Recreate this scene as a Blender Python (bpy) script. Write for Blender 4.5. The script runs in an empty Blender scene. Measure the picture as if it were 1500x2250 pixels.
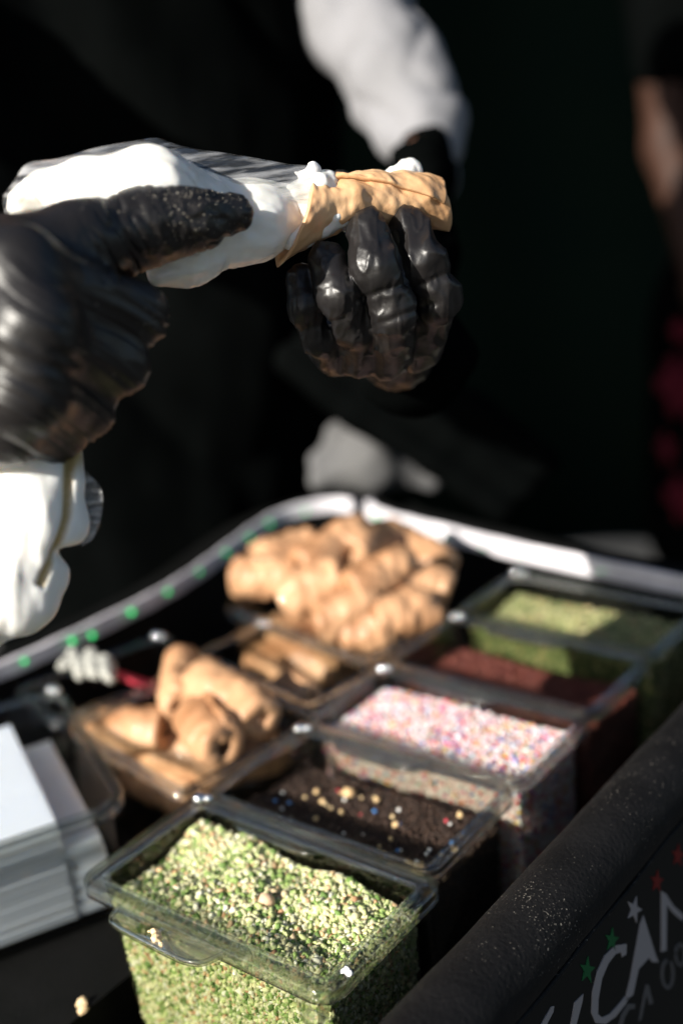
import bpy, math, random
import numpy as np
from mathutils import Vector, Matrix
random.seed(7); rng = np.random.default_rng(7)
scene = bpy.context.scene; COL = scene.collection
# ------------------------------------------------------------------ camera
PITCH, ROLL, TH = .3291, -.1198, .8729
ZR = .90                      # height of the container rims
UNIT = .078                   # width of one container
CAMZ = ZR + 4.0588 * UNIT
FPX = 2600.
cb, sb = math.cos(PITCH), math.sin(PITCH)
fwd = np.array([0, cb, -sb]); r0 = np.array([1., 0, 0]); u0 = np.cross(r0, fwd)
RT = math.cos(ROLL) * r0 + math.sin(ROLL) * u0
UP = -math.sin(ROLL) * r0 + math.cos(ROLL) * u0
CAM = np.array([0, 0, CAMZ])
RD = np.array([math.cos(TH), math.sin(TH), 0]); LD = np.array([math.sin(TH), -math.cos(TH), 0]); ZU = np.array([0, 0, 1.])
cd = bpy.data.cameras.new('camera'); cam = bpy.data.objects.new('camera', cd); COL.objects.link(cam); scene.camera = cam
M = Matrix.Identity(4)
for i in range(3):
    M[i][0], M[i][1], M[i][2], M[i][3] = RT[i], UP[i], -fwd[i], CAM[i]
cam.matrix_world = M
cd.sensor_fit = 'VERTICAL'; cd.sensor_height = 36; cd.sensor_width = 24; cd.lens = FPX / 2250 * 36
cd.clip_start = .01; cd.clip_end = 100
cd.dof.use_dof = True; cd.dof.focus_distance = .475; cd.dof.aperture_fstop = 3.3
# ------------------------------------------------------------------ light
SUN_D = np.array([.75, .63, -.50]); SUN_D = SUN_D / np.linalg.norm(SUN_D)    # direction the light travels
W = bpy.data.worlds.new('World'); scene.world = W; W.use_nodes = True
wn = W.node_tree.nodes; bg = wn['Background']; sky = wn.new('ShaderNodeTexSky'); sky.sky_type = 'NISHITA'
sky.sun_disc = False; sky.sun_elevation = math.asin(-SUN_D[2]); sky.sun_rotation = math.atan2(-SUN_D[0], -SUN_D[1])
W.node_tree.links.new(sky.outputs[0], bg.inputs[0]); bg.inputs[1].default_value = .05
sl = bpy.data.lights.new('sun', 'SUN'); sl.energy = 5; sl.angle = math.radians(.5); sl.color = (1, .945, .85)
so = bpy.data.objects.new('sun', sl); COL.objects.link(so); so.rotation_euler = Vector(SUN_D).to_track_quat('-Z', 'Y').to_euler()
scene.view_settings.view_transform = 'Standard'; scene.view_settings.look = 'None'
scene.view_settings.exposure = 1.0; scene.view_settings.gamma = 1

def P(x, y, d): return CAM + d * (fwd + (x - 750) / FPX * RT - (y - 1125) / FPX * UP)
def on_plane(x, y, p0, n):
    v = P(x, y, 1) - CAM; t = np.dot(np.asarray(p0) - CAM, n) / np.dot(v, n); return CAM + v * t
def on_z(x, y, h=0.): return on_plane(x, y, (0, 0, ZR + h), ZU)
# ------------------------------------------------------------------ object helpers
def tag(o, label=None, cat=None, group=None, kind=None):
    if label: o['label'] = label
    if cat: o['category'] = cat
    if group: o['group'] = group
    if kind: o['kind'] = kind
    return o
def empty(name, loc, rot=None, parent=None):
    o = bpy.data.objects.new(name, None); COL.objects.link(o); o.empty_display_size = .02
    m = Matrix.Identity(4)
    if rot is not None:
        for i in range(3):
            for j in range(3): m[i][j] = rot[j][i]
    for i in range(3): m[i][3] = loc[i]
    o.matrix_world = m; o['_m'] = 0; del o['_m']
    return o
def link(name, me, mat=None, parent=None, smooth=True, world=True):
    o = bpy.data.objects.new(name, me); COL.objects.link(o)
    if mat is not None:
        for m in (mat if isinstance(mat, (list, tuple)) else [mat]): me.materials.append(m)
    if parent is not None:
        o.parent = parent
        if world: o.matrix_parent_inverse = parent.matrix_world.inverted()
    if smooth: me.polygons.foreach_set('use_smooth', np.ones(len(me.polygons), bool))
    return o
def mesh(name, V, F, mat=None, parent=None, smooth=True, world=True):
    me = bpy.data.meshes.new(name); me.from_pydata([tuple(v) for v in V], [], [tuple(int(i) for i in f) for f in F]); me.update()
    return link(name, me, mat, parent, smooth, world)
def setcol(me, cols):   # per-vertex colours
    a = me.color_attributes.new('Col', 'FLOAT_COLOR', 'POINT')
    c = np.ones((len(cols), 4), np.float32); c[:, :3] = cols; a.data.foreach_set('color', c.ravel())
# ---- value noise
def vnoise(p, seed=0):
    p = np.asarray(p, float); i = np.floor(p).astype(np.int64); f = p - i; f = f * f * (3 - 2 * f)
    def h(a):
        n = (a[..., 0] * 73856093) ^ (a[..., 1] * 19349663) ^ (a[..., 2] * 83492791) ^ (seed * 2654435 + 1013)
        n = (n ^ (n >> 13)) * 1274126177 & 0x7fffffff; n = (n ^ (n >> 15)) * 668265263 & 0x7fffffff
        return ((n ^ (n >> 11)) & 0xffff) / 65535.
    r = 0
    for dx in (0, 1):
        for dy in (0, 1):
            for dz in (0, 1):
                w = (f[..., 0] if dx else 1 - f[..., 0]) * (f[..., 1] if dy else 1 - f[..., 1]) * (f[..., 2] if dz else 1 - f[..., 2])
                r = r + w * h(i + np.array([dx, dy, dz]))
    return r * 2 - 1
def fbm(p, seed=0, o=3):
    return sum(vnoise(np.asarray(p) * 2 ** k, seed + k) * .5 ** k for k in range(o))
# ---- signed distance modelling with surface nets
def sdf_mesh(prims, vox, k=.006, extra=None, pad=None):
    """prims: (a, b, ra, rb) round cones, each point 3-D; returns vertices, faces of the smooth union."""
    A = np.array([p[0] for p in prims] + [p[1] for p in prims]); R = np.array([p[2] for p in prims] + [p[3] for p in prims])
    pad = pad or 3 * vox + .004
    lo = (A - R[:, None]).min(0) - pad; hi = (A + R[:, None]).max(0) + pad
    n = np.ceil((hi - lo) / vox).astype(int) + 1
    D = np.full(n, .05, np.float32)
    for pr in prims:
        a, b, ra, rb = pr[:4]; kk = pr[4] if len(pr) > 4 else k
        a = np.asarray(a); b = np.asarray(b); m = max(ra, rb) + kk * 1.5 + 2 * vox + .01
        i0 = np.maximum(np.floor((np.minimum(a, b) - m - lo) / vox).astype(int), 0)
        i1 = np.minimum(np.ceil((np.maximum(a, b) + m - lo) / vox).astype(int) + 1, n)
        if np.any(i1 <= i0): continue
        gx, gy, gz = [lo[j] + vox * np.arange(i0[j], i1[j]) for j in range(3)]
        X = gx[:, None, None] - a[0]; Y = gy[None, :, None] - a[1]; Z = gz[None, None, :] - a[2]
        d = b - a; L2 = max(float(d @ d), 1e-12)
        t = np.clip((X * d[0] + Y * d[1] + Z * d[2]) / L2, 0, 1)
        q = np.sqrt((X - t * d[0]) ** 2 + (Y - t * d[1]) ** 2 + (Z - t * d[2]) ** 2) - (ra + t * (rb - ra))
        s = tuple(slice(i0[j], i1[j]) for j in range(3)); o = D[s]
        h = np.maximum(kk - np.abs(o - q), 0) / kk
        D[s] = np.minimum(o, q) - h * h * kk * .25
    if extra: D = extra(D, lo, vox)
    S = D < 0; c = np.zeros(n - 1, int)
    for dx in (0, 1):
        for dy in (0, 1):
            for dz in (0, 1): c += S[dx:n[0] - 1 + dx, dy:n[1] - 1 + dy, dz:n[2] - 1 + dz]
    act = (c > 0) & (c < 8); cells = np.argwhere(act); idx = np.full(n - 1, -1); idx[act] = np.arange(len(cells))
    acc = np.zeros((len(cells), 3)); cnt = np.zeros(len(cells))
    for ax in range(3):
        o1, o2 = [j for j in range(3) if j != ax]
        for u in (0, 1):
            for v in (0, 1):
                p = cells.copy(); p[:, o1] += u; p[:, o2] += v; q = p.copy(); q[:, ax] += 1
                a = D[tuple(p.T)]; b = D[tuple(q.T)]; m = (a < 0) != (b < 0)
                t = a[m] / (a[m] - b[m]); w = p[m].astype(float); w[:, ax] += t; acc[m] += w; cnt[m] += 1
    V = lo + vox * acc / cnt[:, None]
    F = []
    for ax in range(3):
        o1, o2 = (ax + 1) % 3, (ax + 2) % 3
        sl0 = [slice(None)] * 3; sl1 = [slice(None)] * 3; sl0[ax] = slice(0, -1); sl1[ax] = slice(1, None)
        a = S[tuple(sl0)]; b = S[tuple(sl1)]; e = np.argwhere(a != b)
        e = e[(e[:, o1] > 0) & (e[:, o2] > 0) & (e[:, o1] < n[o1] - 1) & (e[:, o2] < n[o2] - 1)]
        flip = a[tuple(e.T)]
        def at(du, dv):
            p = e.copy(); p[:, o1] += du; p[:, o2] += dv; return idx[tuple(p.T)]
        q = np.stack([at(-1, -1), at(0, -1), at(0, 0), at(-1, 0)], 1)
        q = np.where(flip[:, None], q, q[:, ::-1]); F.append(q)
    return V, np.concatenate(F)
def vnorm(V, F):
    n = np.cross(V[F[:, 2]] - V[F[:, 0]], V[F[:, 3]] - V[F[:, 1]]); N = np.zeros_like(V)
    for j in range(4): np.add.at(N, F[:, j], n)
    return N / (np.linalg.norm(N, axis=1)[:, None] + 1e-12)
def relax(V, F, it=2, f=.5):
    for _ in range(it):
        s = np.zeros_like(V); c = np.zeros(len(V))
        for j in range(4):
            for g in (1, 3):
                np.add.at(s, F[:, j], V[F[:, (j + g) % 4]]); np.add.at(c, F[:, j], 1)
        V = V * (1 - f) + f * s / c[:, None]
    return V
# ------------------------------------------------------------------ materials
def lin(c): return tuple(((v / 255) / 12.92 if v / 255 <= .04045 else ((v / 255 + .055) / 1.055) ** 2.4) for v in c)
def mat(name, col=(.5, .5, .5), rough=.5, spec=.5, c2=None, nscale=40., bump=0., bscale=200., vcol=False, trans=0., sss=0., ssr=(.01, .006, .004), coords='Object', detail=6, stretch=None, coat=0., speck=None):
    m = bpy.data.materials.new(name); m.use_nodes = True; N = m.node_tree.nodes; L = m.node_tree.links; b = N['Principled BSDF']
    b.inputs['Base Color'].default_value = (*col, 1); b.inputs['Roughness'].default_value = rough
    b.inputs['Specular IOR Level'].default_value = spec; b.inputs['Coat Weight'].default_value = coat
    if sss: b.inputs['Subsurface Weight'].default_value = sss; b.inputs['Subsurface Radius'].default_value = (1, .8, .6); b.inputs['Subsurface Scale'].default_value = ssr[0]
    tc = N.new('ShaderNodeTexCoord'); src = tc.outputs[coords]
    if stretch:
        mp = N.new('ShaderNodeMapping'); mp.inputs['Scale'].default_value = stretch; L.new(src, mp.inputs[0]); src = mp.outputs[0]
    cur = None
    if vcol:
        a = N.new('ShaderNodeVertexColor'); a.layer_name = 'Col'; cur = a.outputs[0]
    if c2 is not None:
        n = N.new('ShaderNodeTexNoise'); n.inputs['Scale'].default_value = nscale; n.inputs['Detail'].default_value = detail; L.new(src, n.inputs['Vector'])
        r = N.new('ShaderNodeMapRange'); r.inputs[1].default_value = .35; r.inputs[2].default_value = .65; L.new(n.outputs[0], r.inputs[0])
        x = N.new('ShaderNodeMix'); x.data_type = 'RGBA'; L.new(r.outputs[0], x.inputs[0])
        if cur is not None: L.new(cur, x.inputs[6])
        else: x.inputs[6].default_value = (*col, 1)
        x.inputs[7].default_value = (*c2, 1); cur = x.outputs[2]
    if speck:       # (scale, threshold, colour): fine pale dust
        n = N.new('ShaderNodeTexNoise'); n.inputs['Scale'].default_value = speck[0]; n.inputs['Detail'].default_value = 2; L.new(tc.outputs[coords], n.inputs['Vector'])
        n2 = N.new('ShaderNodeTexNoise'); n2.inputs['Scale'].default_value = 22; L.new(tc.outputs[coords], n2.inputs['Vector'])
        ad = N.new('ShaderNodeMath'); ad.operation = 'MULTIPLY_ADD'; L.new(n2.outputs[0], ad.inputs[0]); ad.inputs[1].default_value = .35; L.new(n.outputs[0], ad.inputs[2])
        r = N.new('ShaderNodeMapRange'); r.inputs[1].default_value = speck[1]; r.inputs[2].default_value = speck[1] + .05; L.new(ad.outputs[0], r.inputs[0])
        x = N.new('ShaderNodeMix'); x.data_type = 'RGBA'; L.new(r.outputs[0], x.inputs[0])
        if cur is not None: L.new(cur, x.inputs[6])
        else: x.inputs[6].default_value = (*col, 1)
        x.inputs[7].default_value = (*speck[2], 1); cur = x.outputs[2]
    if cur is not None: L.new(cur, b.inputs['Base Color'])
    if bump:
        n = N.new('ShaderNodeTexNoise'); n.inputs['Scale'].default_value = bscale; n.inputs['Detail'].default_value = 5; L.new(src, n.inputs['Vector'])
        bp = N.new('ShaderNodeBump'); bp.inputs['Strength'].default_value = 1; bp.inputs['Distance'].default_value = bump
        L.new(n.outputs[0], bp.inputs['Height']); L.new(bp.outputs[0], b.inputs['Normal'])
    return m
def clear(name, tint=(.93, .95, .92), rough=.03, glass=0., milky=0., mcol=(.8, .8, .8), bump=0., bscale=60, refl=1.0, stretch=None, base=.06):
    m = bpy.data.materials.new(name); m.use_nodes = True; N = m.node_tree.nodes; L = m.node_tree.links
    N.remove(N['Principled BSDF']); out = N['Material Output']
    t = N.new('ShaderNodeBsdfTransparent'); t.inputs[0].default_value = (*tint, 1)
    g = N.new('ShaderNodeBsdfGlossy'); g.inputs['Roughness'].default_value = rough; g.inputs[0].default_value = (refl, refl, refl, 1)
    lw = N.new('ShaderNodeLayerWeight'); lw.inputs[0].default_value = .5; pw = N.new('ShaderNodeMath'); pw.operation = 'POWER'; pw.inputs[1].default_value = 4.5; L.new(lw.outputs['Facing'], pw.inputs[0])
    fr = N.new('ShaderNodeMath'); fr.operation = 'MULTIPLY_ADD'; fr.inputs[1].default_value = .85; fr.inputs[2].default_value = base; L.new(pw.outputs[0], fr.inputs[0]); mx = N.new('ShaderNodeMixShader')
    L.new(fr.outputs[0], mx.inputs[0]); L.new(t.outputs[0], mx.inputs[1]); L.new(g.outputs[0], mx.inputs[2]); cur = mx.outputs[0]
    if glass:
        gl = N.new('ShaderNodeBsdfGlass'); gl.inputs['Roughness'].default_value = .01; gl.inputs['IOR'].default_value = 1.5; gl.inputs[0].default_value = (*tint, 1)
        m2 = N.new('ShaderNodeMixShader'); m2.inputs[0].default_value = glass; L.new(cur, m2.inputs[1]); L.new(gl.outputs[0], m2.inputs[2]); cur = m2.outputs[0]
    if milky:
        d = N.new('ShaderNodeBsdfDiffuse'); d.inputs[0].default_value = (*mcol, 1); m3 = N.new('ShaderNodeMixShader'); m3.inputs[0].default_value = milky
        L.new(cur, m3.inputs[1]); L.new(d.outputs[0], m3.inputs[2]); cur = m3.outputs[0]
        if stretch:
            tq = N.new('ShaderNodeTexCoord'); mq = N.new('ShaderNodeMapping'); mq.inputs['Scale'].default_value = stretch; mq.inputs['Rotation'].default_value = (0, .25, 0); nq = N.new('ShaderNodeTexNoise'); nq.inputs['Scale'].default_value = bscale * 1.3; nq.inputs['Detail'].default_value = 5
            rq = N.new('ShaderNodeMapRange'); rq.inputs[1].default_value = .42; rq.inputs[2].default_value = .72; rq.inputs[3].default_value = milky * .12; rq.inputs[4].default_value = milky * 2.2
            L.new(tq.outputs['Object'], mq.inputs[0]); L.new(mq.outputs[0], nq.inputs['Vector']); L.new(nq.outputs[0], rq.inputs[0]); L.new(rq.outputs[0], m3.inputs[0])
    if bump:
        tc = N.new('ShaderNodeTexCoord'); n = N.new('ShaderNodeTexNoise'); n.inputs['Scale'].default_value = bscale; n.inputs['Detail'].default_value = 4
        src = tc.outputs['Object']
        if stretch:
            mp = N.new('ShaderNodeMapping'); mp.inputs['Scale'].default_value = stretch; L.new(src, mp.inputs[0]); src = mp.outputs[0]
        L.new(src, n.inputs['Vector'])
        bp = N.new('ShaderNodeBump'); bp.inputs['Strength'].default_value = 1; bp.inputs['Distance'].default_value = bump; L.new(n.outputs[0], bp.inputs['Height'])
        L.new(bp.outputs[0], g.inputs['Normal'])
    L.new(cur, out.inputs['Surface']); return m
def glow(name, col, s):
    m = bpy.data.materials.new(name); m.use_nodes = True; b = m.node_tree.nodes['Principled BSDF']
    b.inputs['Base Color'].default_value = (*col, 1); b.inputs['Emission Color'].default_value = (*col, 1); b.inputs['Emission Strength'].default_value = s
    return m
M_WALL = mat('dark backdrop cloth', (.0005, .0011, .0009), 1, .0, c2=(.0004, .001, .0009), nscale=3)
M_GROUND = mat('asphalt', (.05, .05, .05), .9, .3, c2=(.03, .03, .03), bump=.004, bscale=80)
M_BLACK = mat('black cart plastic', (.003, .0033, .003), .6, .12, c2=(.005, .005, .005), bump=.0003, bscale=300)
M_PAD = mat('black padded vinyl', (.0032, .0030, .0033), .66, .2, c2=(.007, .0066, .007), nscale=60, bump=.0006, bscale=500, speck=(1100, .875, (.22, .20, .17)))
M_PANEL = mat('black sign panel', (.004, .005, .005), .6, .2)
M_LETTER = mat('white vinyl print', (.30, .275, .275), .6, .2)
M_LETTER2 = mat('grey vinyl print', (.10, .095, .095), .6, .2)
M_SGREEN = mat('green vinyl print', (.008, .10, .03), .6, .2); M_SRED = mat('red vinyl print', (.16, .012, .01), .6, .2)
M_GLOVE = mat('black nitrile', (.0075, .0067, .0067), .41, .48, c2=(.011, .0095, .0095), nscale=60, bump=.0002, bscale=300, sss=.0)
M_CLOTH = mat('black cotton', (.0022, .0026, .0026), 1, .0, c2=(.0013, .0016, .0016), nscale=12, bump=.0006, bscale=900)
M_WHITE = mat('white cotton', (.235, .235, .25), .95, .1, c2=(.20, .20, .21), nscale=14, bump=.0008, bscale=300)
M_SKIN = mat('skin', (.28, .15, .10), .55, .4, c2=(.22, .11, .075), nscale=30, sss=.15)
M_CREAM = mat('white cream', (.90, .89, .86), .38, .5, coat=.6, c2=(.84, .82, .76), nscale=30, sss=.5, ssr=(.006,), bump=.0003, bscale=90)
M_FILM = clear('clear film', (.96, .96, .95), .12, milky=.13, mcol=(.8, .8, .82), bump=.003, bscale=60, stretch=(.6, .6, 6))
M_SHELL = mat('fried pastry', (.55, .30, .14), .5, .45, c2=(.74, .47, .26), nscale=45, coat=.3, bump=.0007, bscale=120, sss=.12, ssr=(.004,))
M_SHELLB = mat('browned pastry', (.54, .31, .17), .5, .45, c2=(.33, .155, .07), coat=.25, nscale=16, bump=.0012, bscale=110)
M_TUB = clear('clear plastic wall', (.81, .83, .78), .05, refl=.75)
M_RIM = clear('clear plastic rim', (.96, .97, .95), .05, glass=.32, refl=.9)
M_SPARKLE = clear('added sparkle reflector', (.9, .9, .9), .10, base=.9)  # strong base reflection so the added beads glint in the sun
M_TUB3 = clear('clear bin wall', (.92, .93, .91), .05, refl=.75)
M_TUB2 = clear('dimmed clear plastic wall', (.74, .76, .70), .05, refl=.75)  # darker tint stands in for weaker light on the nuts behind it
M_TAB = clear('clear plastic tab', (.95, .96, .94), .05, glass=.35)
M_SMEAR = mat('white smear', (.8, .8, .8), .6, .3)
M_STRIP = mat('white strip tape', (.72, .70, .74), .5, .4, c2=(.55, .53, .57), nscale=35)
M_LED = glow('green light', (.01, .42, .10), 1.1)
M_PAPER = mat('white paper', (.88, .87, .87), .9, .15, c2=(.82, .81, .81), nscale=25, sss=.9, ssr=(.03,))
M_CRUMB = mat('nut crumb', (.65, .45, .25), .7, .3, c2=(.75, .6, .38), nscale=300)
M_BITS = mat('chopped pieces', (1, 1, 1), .65, .3, vcol=True, sss=.35, ssr=(.0025,))
M_BITSG = mat('glossy sprinkles', (1, 1, 1), .35, .5, vcol=True)
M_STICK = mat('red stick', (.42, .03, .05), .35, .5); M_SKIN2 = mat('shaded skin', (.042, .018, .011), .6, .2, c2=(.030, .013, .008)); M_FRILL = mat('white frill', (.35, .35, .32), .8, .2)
M_PINK = mat('pink print', (.085, .008, .016), .9, .1)
# ------------------------------------------------------------------ setting
def box(name, lo, hi, m, parent=None, frame=None, bev=0.):
    o0, ex, ey, ez = frame if frame else (np.zeros(3), np.array([1., 0, 0]), np.array([0, 1., 0]), ZU)
    V = [o0 + ex * x + ey * y + ez * z for x in (lo[0], hi[0]) for y in (lo[1], hi[1]) for z in (lo[2], hi[2])]
    F = [(0, 1, 3, 2), (4, 6, 7, 5), (0, 4, 5, 1), (2, 3, 7, 6), (0, 2, 6, 4), (1, 5, 7, 3)]
    o = mesh(name, V, F, m, parent, False)
    if bev:
        b = o.modifiers.new('b', 'BEVEL'); b.width = bev; b.segments = 3
    return o
tag(mesh('ground', [(-40, -40, 0), (40, -40, 0), (40, 40, 0), (-40, 40, 0)], [(0, 1, 2, 3)], M_GROUND, None, False), kind='structure')
# a hanging dark cloth behind the stall, with soft folds
xs = np.linspace(-5, 5, 160); zs = np.linspace(0.02, 3.6, 6)
V = [(x, 3.0 + .06 * math.sin(x * 5) + .03 * math.sin(x * 11 + z), z) for z in zs for x in xs]
F = [(j * 160 + i, j * 160 + i + 1, (j + 1) * 160 + i + 1, (j + 1) * 160 + i) for j in range(5) for i in range(159)]
o = mesh('tent_wall', V, F, M_WALL); tag(o, 'dark folded tent cloth hanging behind the stall and both people', 'tent wall')
md = o.modifiers.new('s', 'SOLIDIFY'); md.thickness = .01
# ------------------------------------------------------------------ clear containers
def ringpts(L, Wd, r, n=8):
    out = []
    for cx, cy, a0 in ((L / 2 - r, Wd / 2 - r, 0), (-L / 2 + r, Wd / 2 - r, 90), (-L / 2 + r, -Wd / 2 + r, 180), (L / 2 - r, -Wd / 2 + r, 270)):
        for i in range(n + 1):
            a = math.radians(a0 + 90 * i / n); out.append((cx + r * math.cos(a), cy + r * math.sin(a)))
    return out
def loft(L, Wd, r, prof, close=False, cap=None, n=8):
    """prof: (inset, z)."""
    V = []; m = 4 * (n + 1)
    for ins, z in prof: V += [(x, y, z) for x, y in ringpts(L - 2 * ins, Wd - 2 * ins, max(r - ins, .0015), n)]
    K = len(prof); F = []
    for k in range(K if close else K - 1):
        a = k * m; b = ((k + 1) % K) * m
        for i in range(m): j = (i + 1) % m; F.append((a + i, a + j, b + j, b + i))
    if cap: F.append(tuple(range((K - 1) * m, K * m)))
    return V, F
RIM_PROF = [(0, -.0065), (0, -.0012), (.0008, -.0002), (.002, 0), (.0032, -.0005), (.004, -.0018), (.0066, -.0018), (.0073, -.0004), (.0084, .0002), (.0095, -.0006), (.0098, -.003),
            (.0088, -.0034), (.0080, -.0026), (.0040, -.0034), (.0030, -.0024), (.0018, -.0020), (.0014, -.0030), (.0014, -.0065)]
def uvs(nu=16, nv=9):
    V = [(math.sin(math.pi * (j + .02) / nv) * math.cos(2 * math.pi * i / nu), math.sin(math.pi * (j + .02) / nv) * math.sin(2 * math.pi * i / nu), math.cos(math.pi * (j + .02) / nv)) for j in range(nv) for i in range(nu)]
    return V, [(j * nu + i, (j + 1) * nu + i, (j + 1) * nu + (i + 1) % nu, j * nu + (i + 1) % nu) for j in range(nv - 1) for i in range(nu)]
ICO2 = uvs()
def quad_frame(q, h):
    L_, F_, R_, B_ = [on_z(x, y, h) for x, y in q]         # left, front, right, back corners
    c = (L_ + F_ + R_ + B_) / 4; e = (F_ - L_) + (R_ - B_); ll = np.linalg.norm(e) / 2; ex = e / np.linalg.norm(e)
    ey = np.cross(ZU, ex); wd = abs(np.dot((B_ - L_) + (R_ - F_), ey)) / 2
    return c, ex, ey, ll, wd
def container(q, label,  name='clear_container', h=0., depth=.066, gap=.0006, r=.0105, cat='container', group=None, tab=False, hinge=False, rs=.68):
    c, ex, ey, ll, wd = q if len(q) == 5 else quad_frame(q, h); ll -= gap; wd -= gap
    e = empty(name, c, (ex, ey, ZU)); tag(e, label, cat, group)
    def put(nm, V, F, m, par=None, sm=True):
        me = bpy.data.meshes.new(nm); me.from_pydata(V, [], F); me.update()
        return link(nm, me, m, par or e, sm, False)
    rs = .95 if hinge else rs
    V, F = loft(ll, wd, r, [(a * rs, b) for a, b in RIM_PROF], close=True); o = put('rim', V, F, M_RIM)
    V, F = loft(ll, wd, r, [(.0094 * rs, -.0030), (.0100 * rs, -.012), (.0100 * rs + .0025, -depth * .85), (.0100 * rs + .0045, -depth * .97), (.0100 * rs + .009, -depth)], cap=True); o = put('tub', V, F, M_TUB2 if hinge else (M_TUB if tab else M_TUB3))
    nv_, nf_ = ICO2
    for k_, (ox, oy, rr_) in enumerate(((.0062, .0062, .0036), (.0100, .0040, .0026))):  # added mirror-like beads, there only to throw sun sparkles
        mesh_ = bpy.data.meshes.new('sparkle_nub'); mesh_.from_pydata([(-ll / 2 + ox + rr_ * a, wd / 2 - oy + rr_ * b, .0006 + rr_ * .9 * c) for a, b, c in nv_], [], nf_); link('sparkle_nub', mesh_, M_SPARKLE, e, True, False)
    if tab:
        y0 = -wd / 2 + .0012; xa, xb = -ll * .30, ll * .12; out = []
        pl = [(xa, y0), (xa + .002, y0 - .007), (xa + .006, y0 - .0105), (xb - .012, y0 - .0115), (xb - .004, y0 - .0085), (xb, y0)]
        # rounded outline
        pp = []
        for i in range(len(pl) - 1):
            for t in np.linspace(0, 1, 6, endpoint=False): pp.append((np.array(pl[i]) * (1 - t) + np.array(pl[i + 1]) * t))
        pp.append(np.array(pl[-1])); pp = np.array(pp)
        for _ in range(3): pp[1:-1] = (pp[:-2] + pp[2:] + 2 * pp[1:-1]) / 4
        n = len(pp); V = [(x, y, -.0035) for x, y in pp] + [(x, y, -.0047) for x, y in pp]
        F = [tuple(range(n - 1, -1, -1)), tuple(range(n, 2 * n))] + [(i, i + 1, n + i + 1, n + i) for i in range(n - 1)]
        t_ = put('tab', V, F, M_TAB)
        # raised rolled lip along the edge of the tab
        V = []; F = []; ns = 8
        for i, (x, y) in enumerate(pp):
            tg = pp[min(i + 1, n - 1)] - pp[max(i - 1, 0)]; tg = tg / np.linalg.norm(tg); nn = np.array([tg[1], -tg[0]])
            for k in range(ns):
                a = 2 * math.pi * k / ns; V.append((x + nn[0] * .0011 * math.cos(a), y + nn[1] * .0011 * math.cos(a), -.0040 + .0017 * math.sin(a)))
        F = [(i * ns + k, i * ns + (k + 1) % ns, (i + 1) * ns + (k + 1) % ns, (i + 1) * ns + k) for i in range(n - 1) for k in range(ns)]
        put('lip', V, F, M_TAB, t_)
    if hinge:
        V = []; F = []; x0 = ll / 2 - .0125; ns = 12
        for i, yy in enumerate((-.0035, -.0031, .0031, .0035)):
            rr = (.0026, .0032, .0032, .0026)[i]
            for k in range(ns): a = 2 * math.pi * k / ns; V.append((x0 + yy, -wd / 2 + .0035 + rr * math.cos(a), -.0175 + rr * math.sin(a)))
        F = [(i * ns + k, i * ns + (k + 1) % ns, (i + 1) * ns + (k + 1) % ns, (i + 1) * ns + k) for i in range(3) for k in range(ns)] + [tuple(range(ns)), tuple(range(4 * ns - 1, 3 * ns - 1, -1))]
        put('lug', V, F, M_RIM, None, True)
        for dx, top in ((-.0065, -.0062), (.0060, -.0062)):
            V = []; zz = (top, -.018)
            for z in zz:
                for a, b_ in ((0, 0), (.0008, 0), (.0008, .006), (0, .006)): V.append((x0 + dx + a + (.002 if z < -.01 else 0) * (1 if dx < 0 else -1), -wd / 2 + .001 + b_, z))
            put('rib', V, [(0, 1, 2, 3), (7, 6, 5, 4), (0, 4, 5, 1), (1, 5, 6, 2), (2, 6, 7, 3), (3, 7, 4, 0)], M_RIM, None, False)
    return e, ll, wd
INS = [.0105 * .95, .0075, .0075, .0075, .0075]
CQ = [[(160, 1940), (752, 2205), (956, 1926), (436, 1730)], [(438, 1748), (936, 1922), (1152, 1728), (650, 1583)],
      [(650, 1585), (1154, 1728), (1303, 1570), (835, 1455)], [(835, 1457), (1305, 1568), (1440, 1442), (990, 1342)], [(990, 1344), (1440, 1440), (1560, 1330), (1125, 1250)]]
CL = ['nearest clear container, full of chopped green nuts, with a pull tab on its rim',
      'clear container of dark cookie crumbs between the nearest green nuts and the pastel sprinkles',
      'clear container full of pink and white sprinkle balls, middle one of the row of five',
      'clear container of dark red crumbs between the sprinkles and the far green nuts',
      'farthest clear container of the row, holding green chopped nuts by the white light strip']
CONT = []
for i, q in enumerate(CQ):
    CONT.append(container(q, CL[i], h=.003 if i == 0 else 0, group='clear topping containers in a row', tab=True, hinge=(i == 0), depth=.10))
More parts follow.
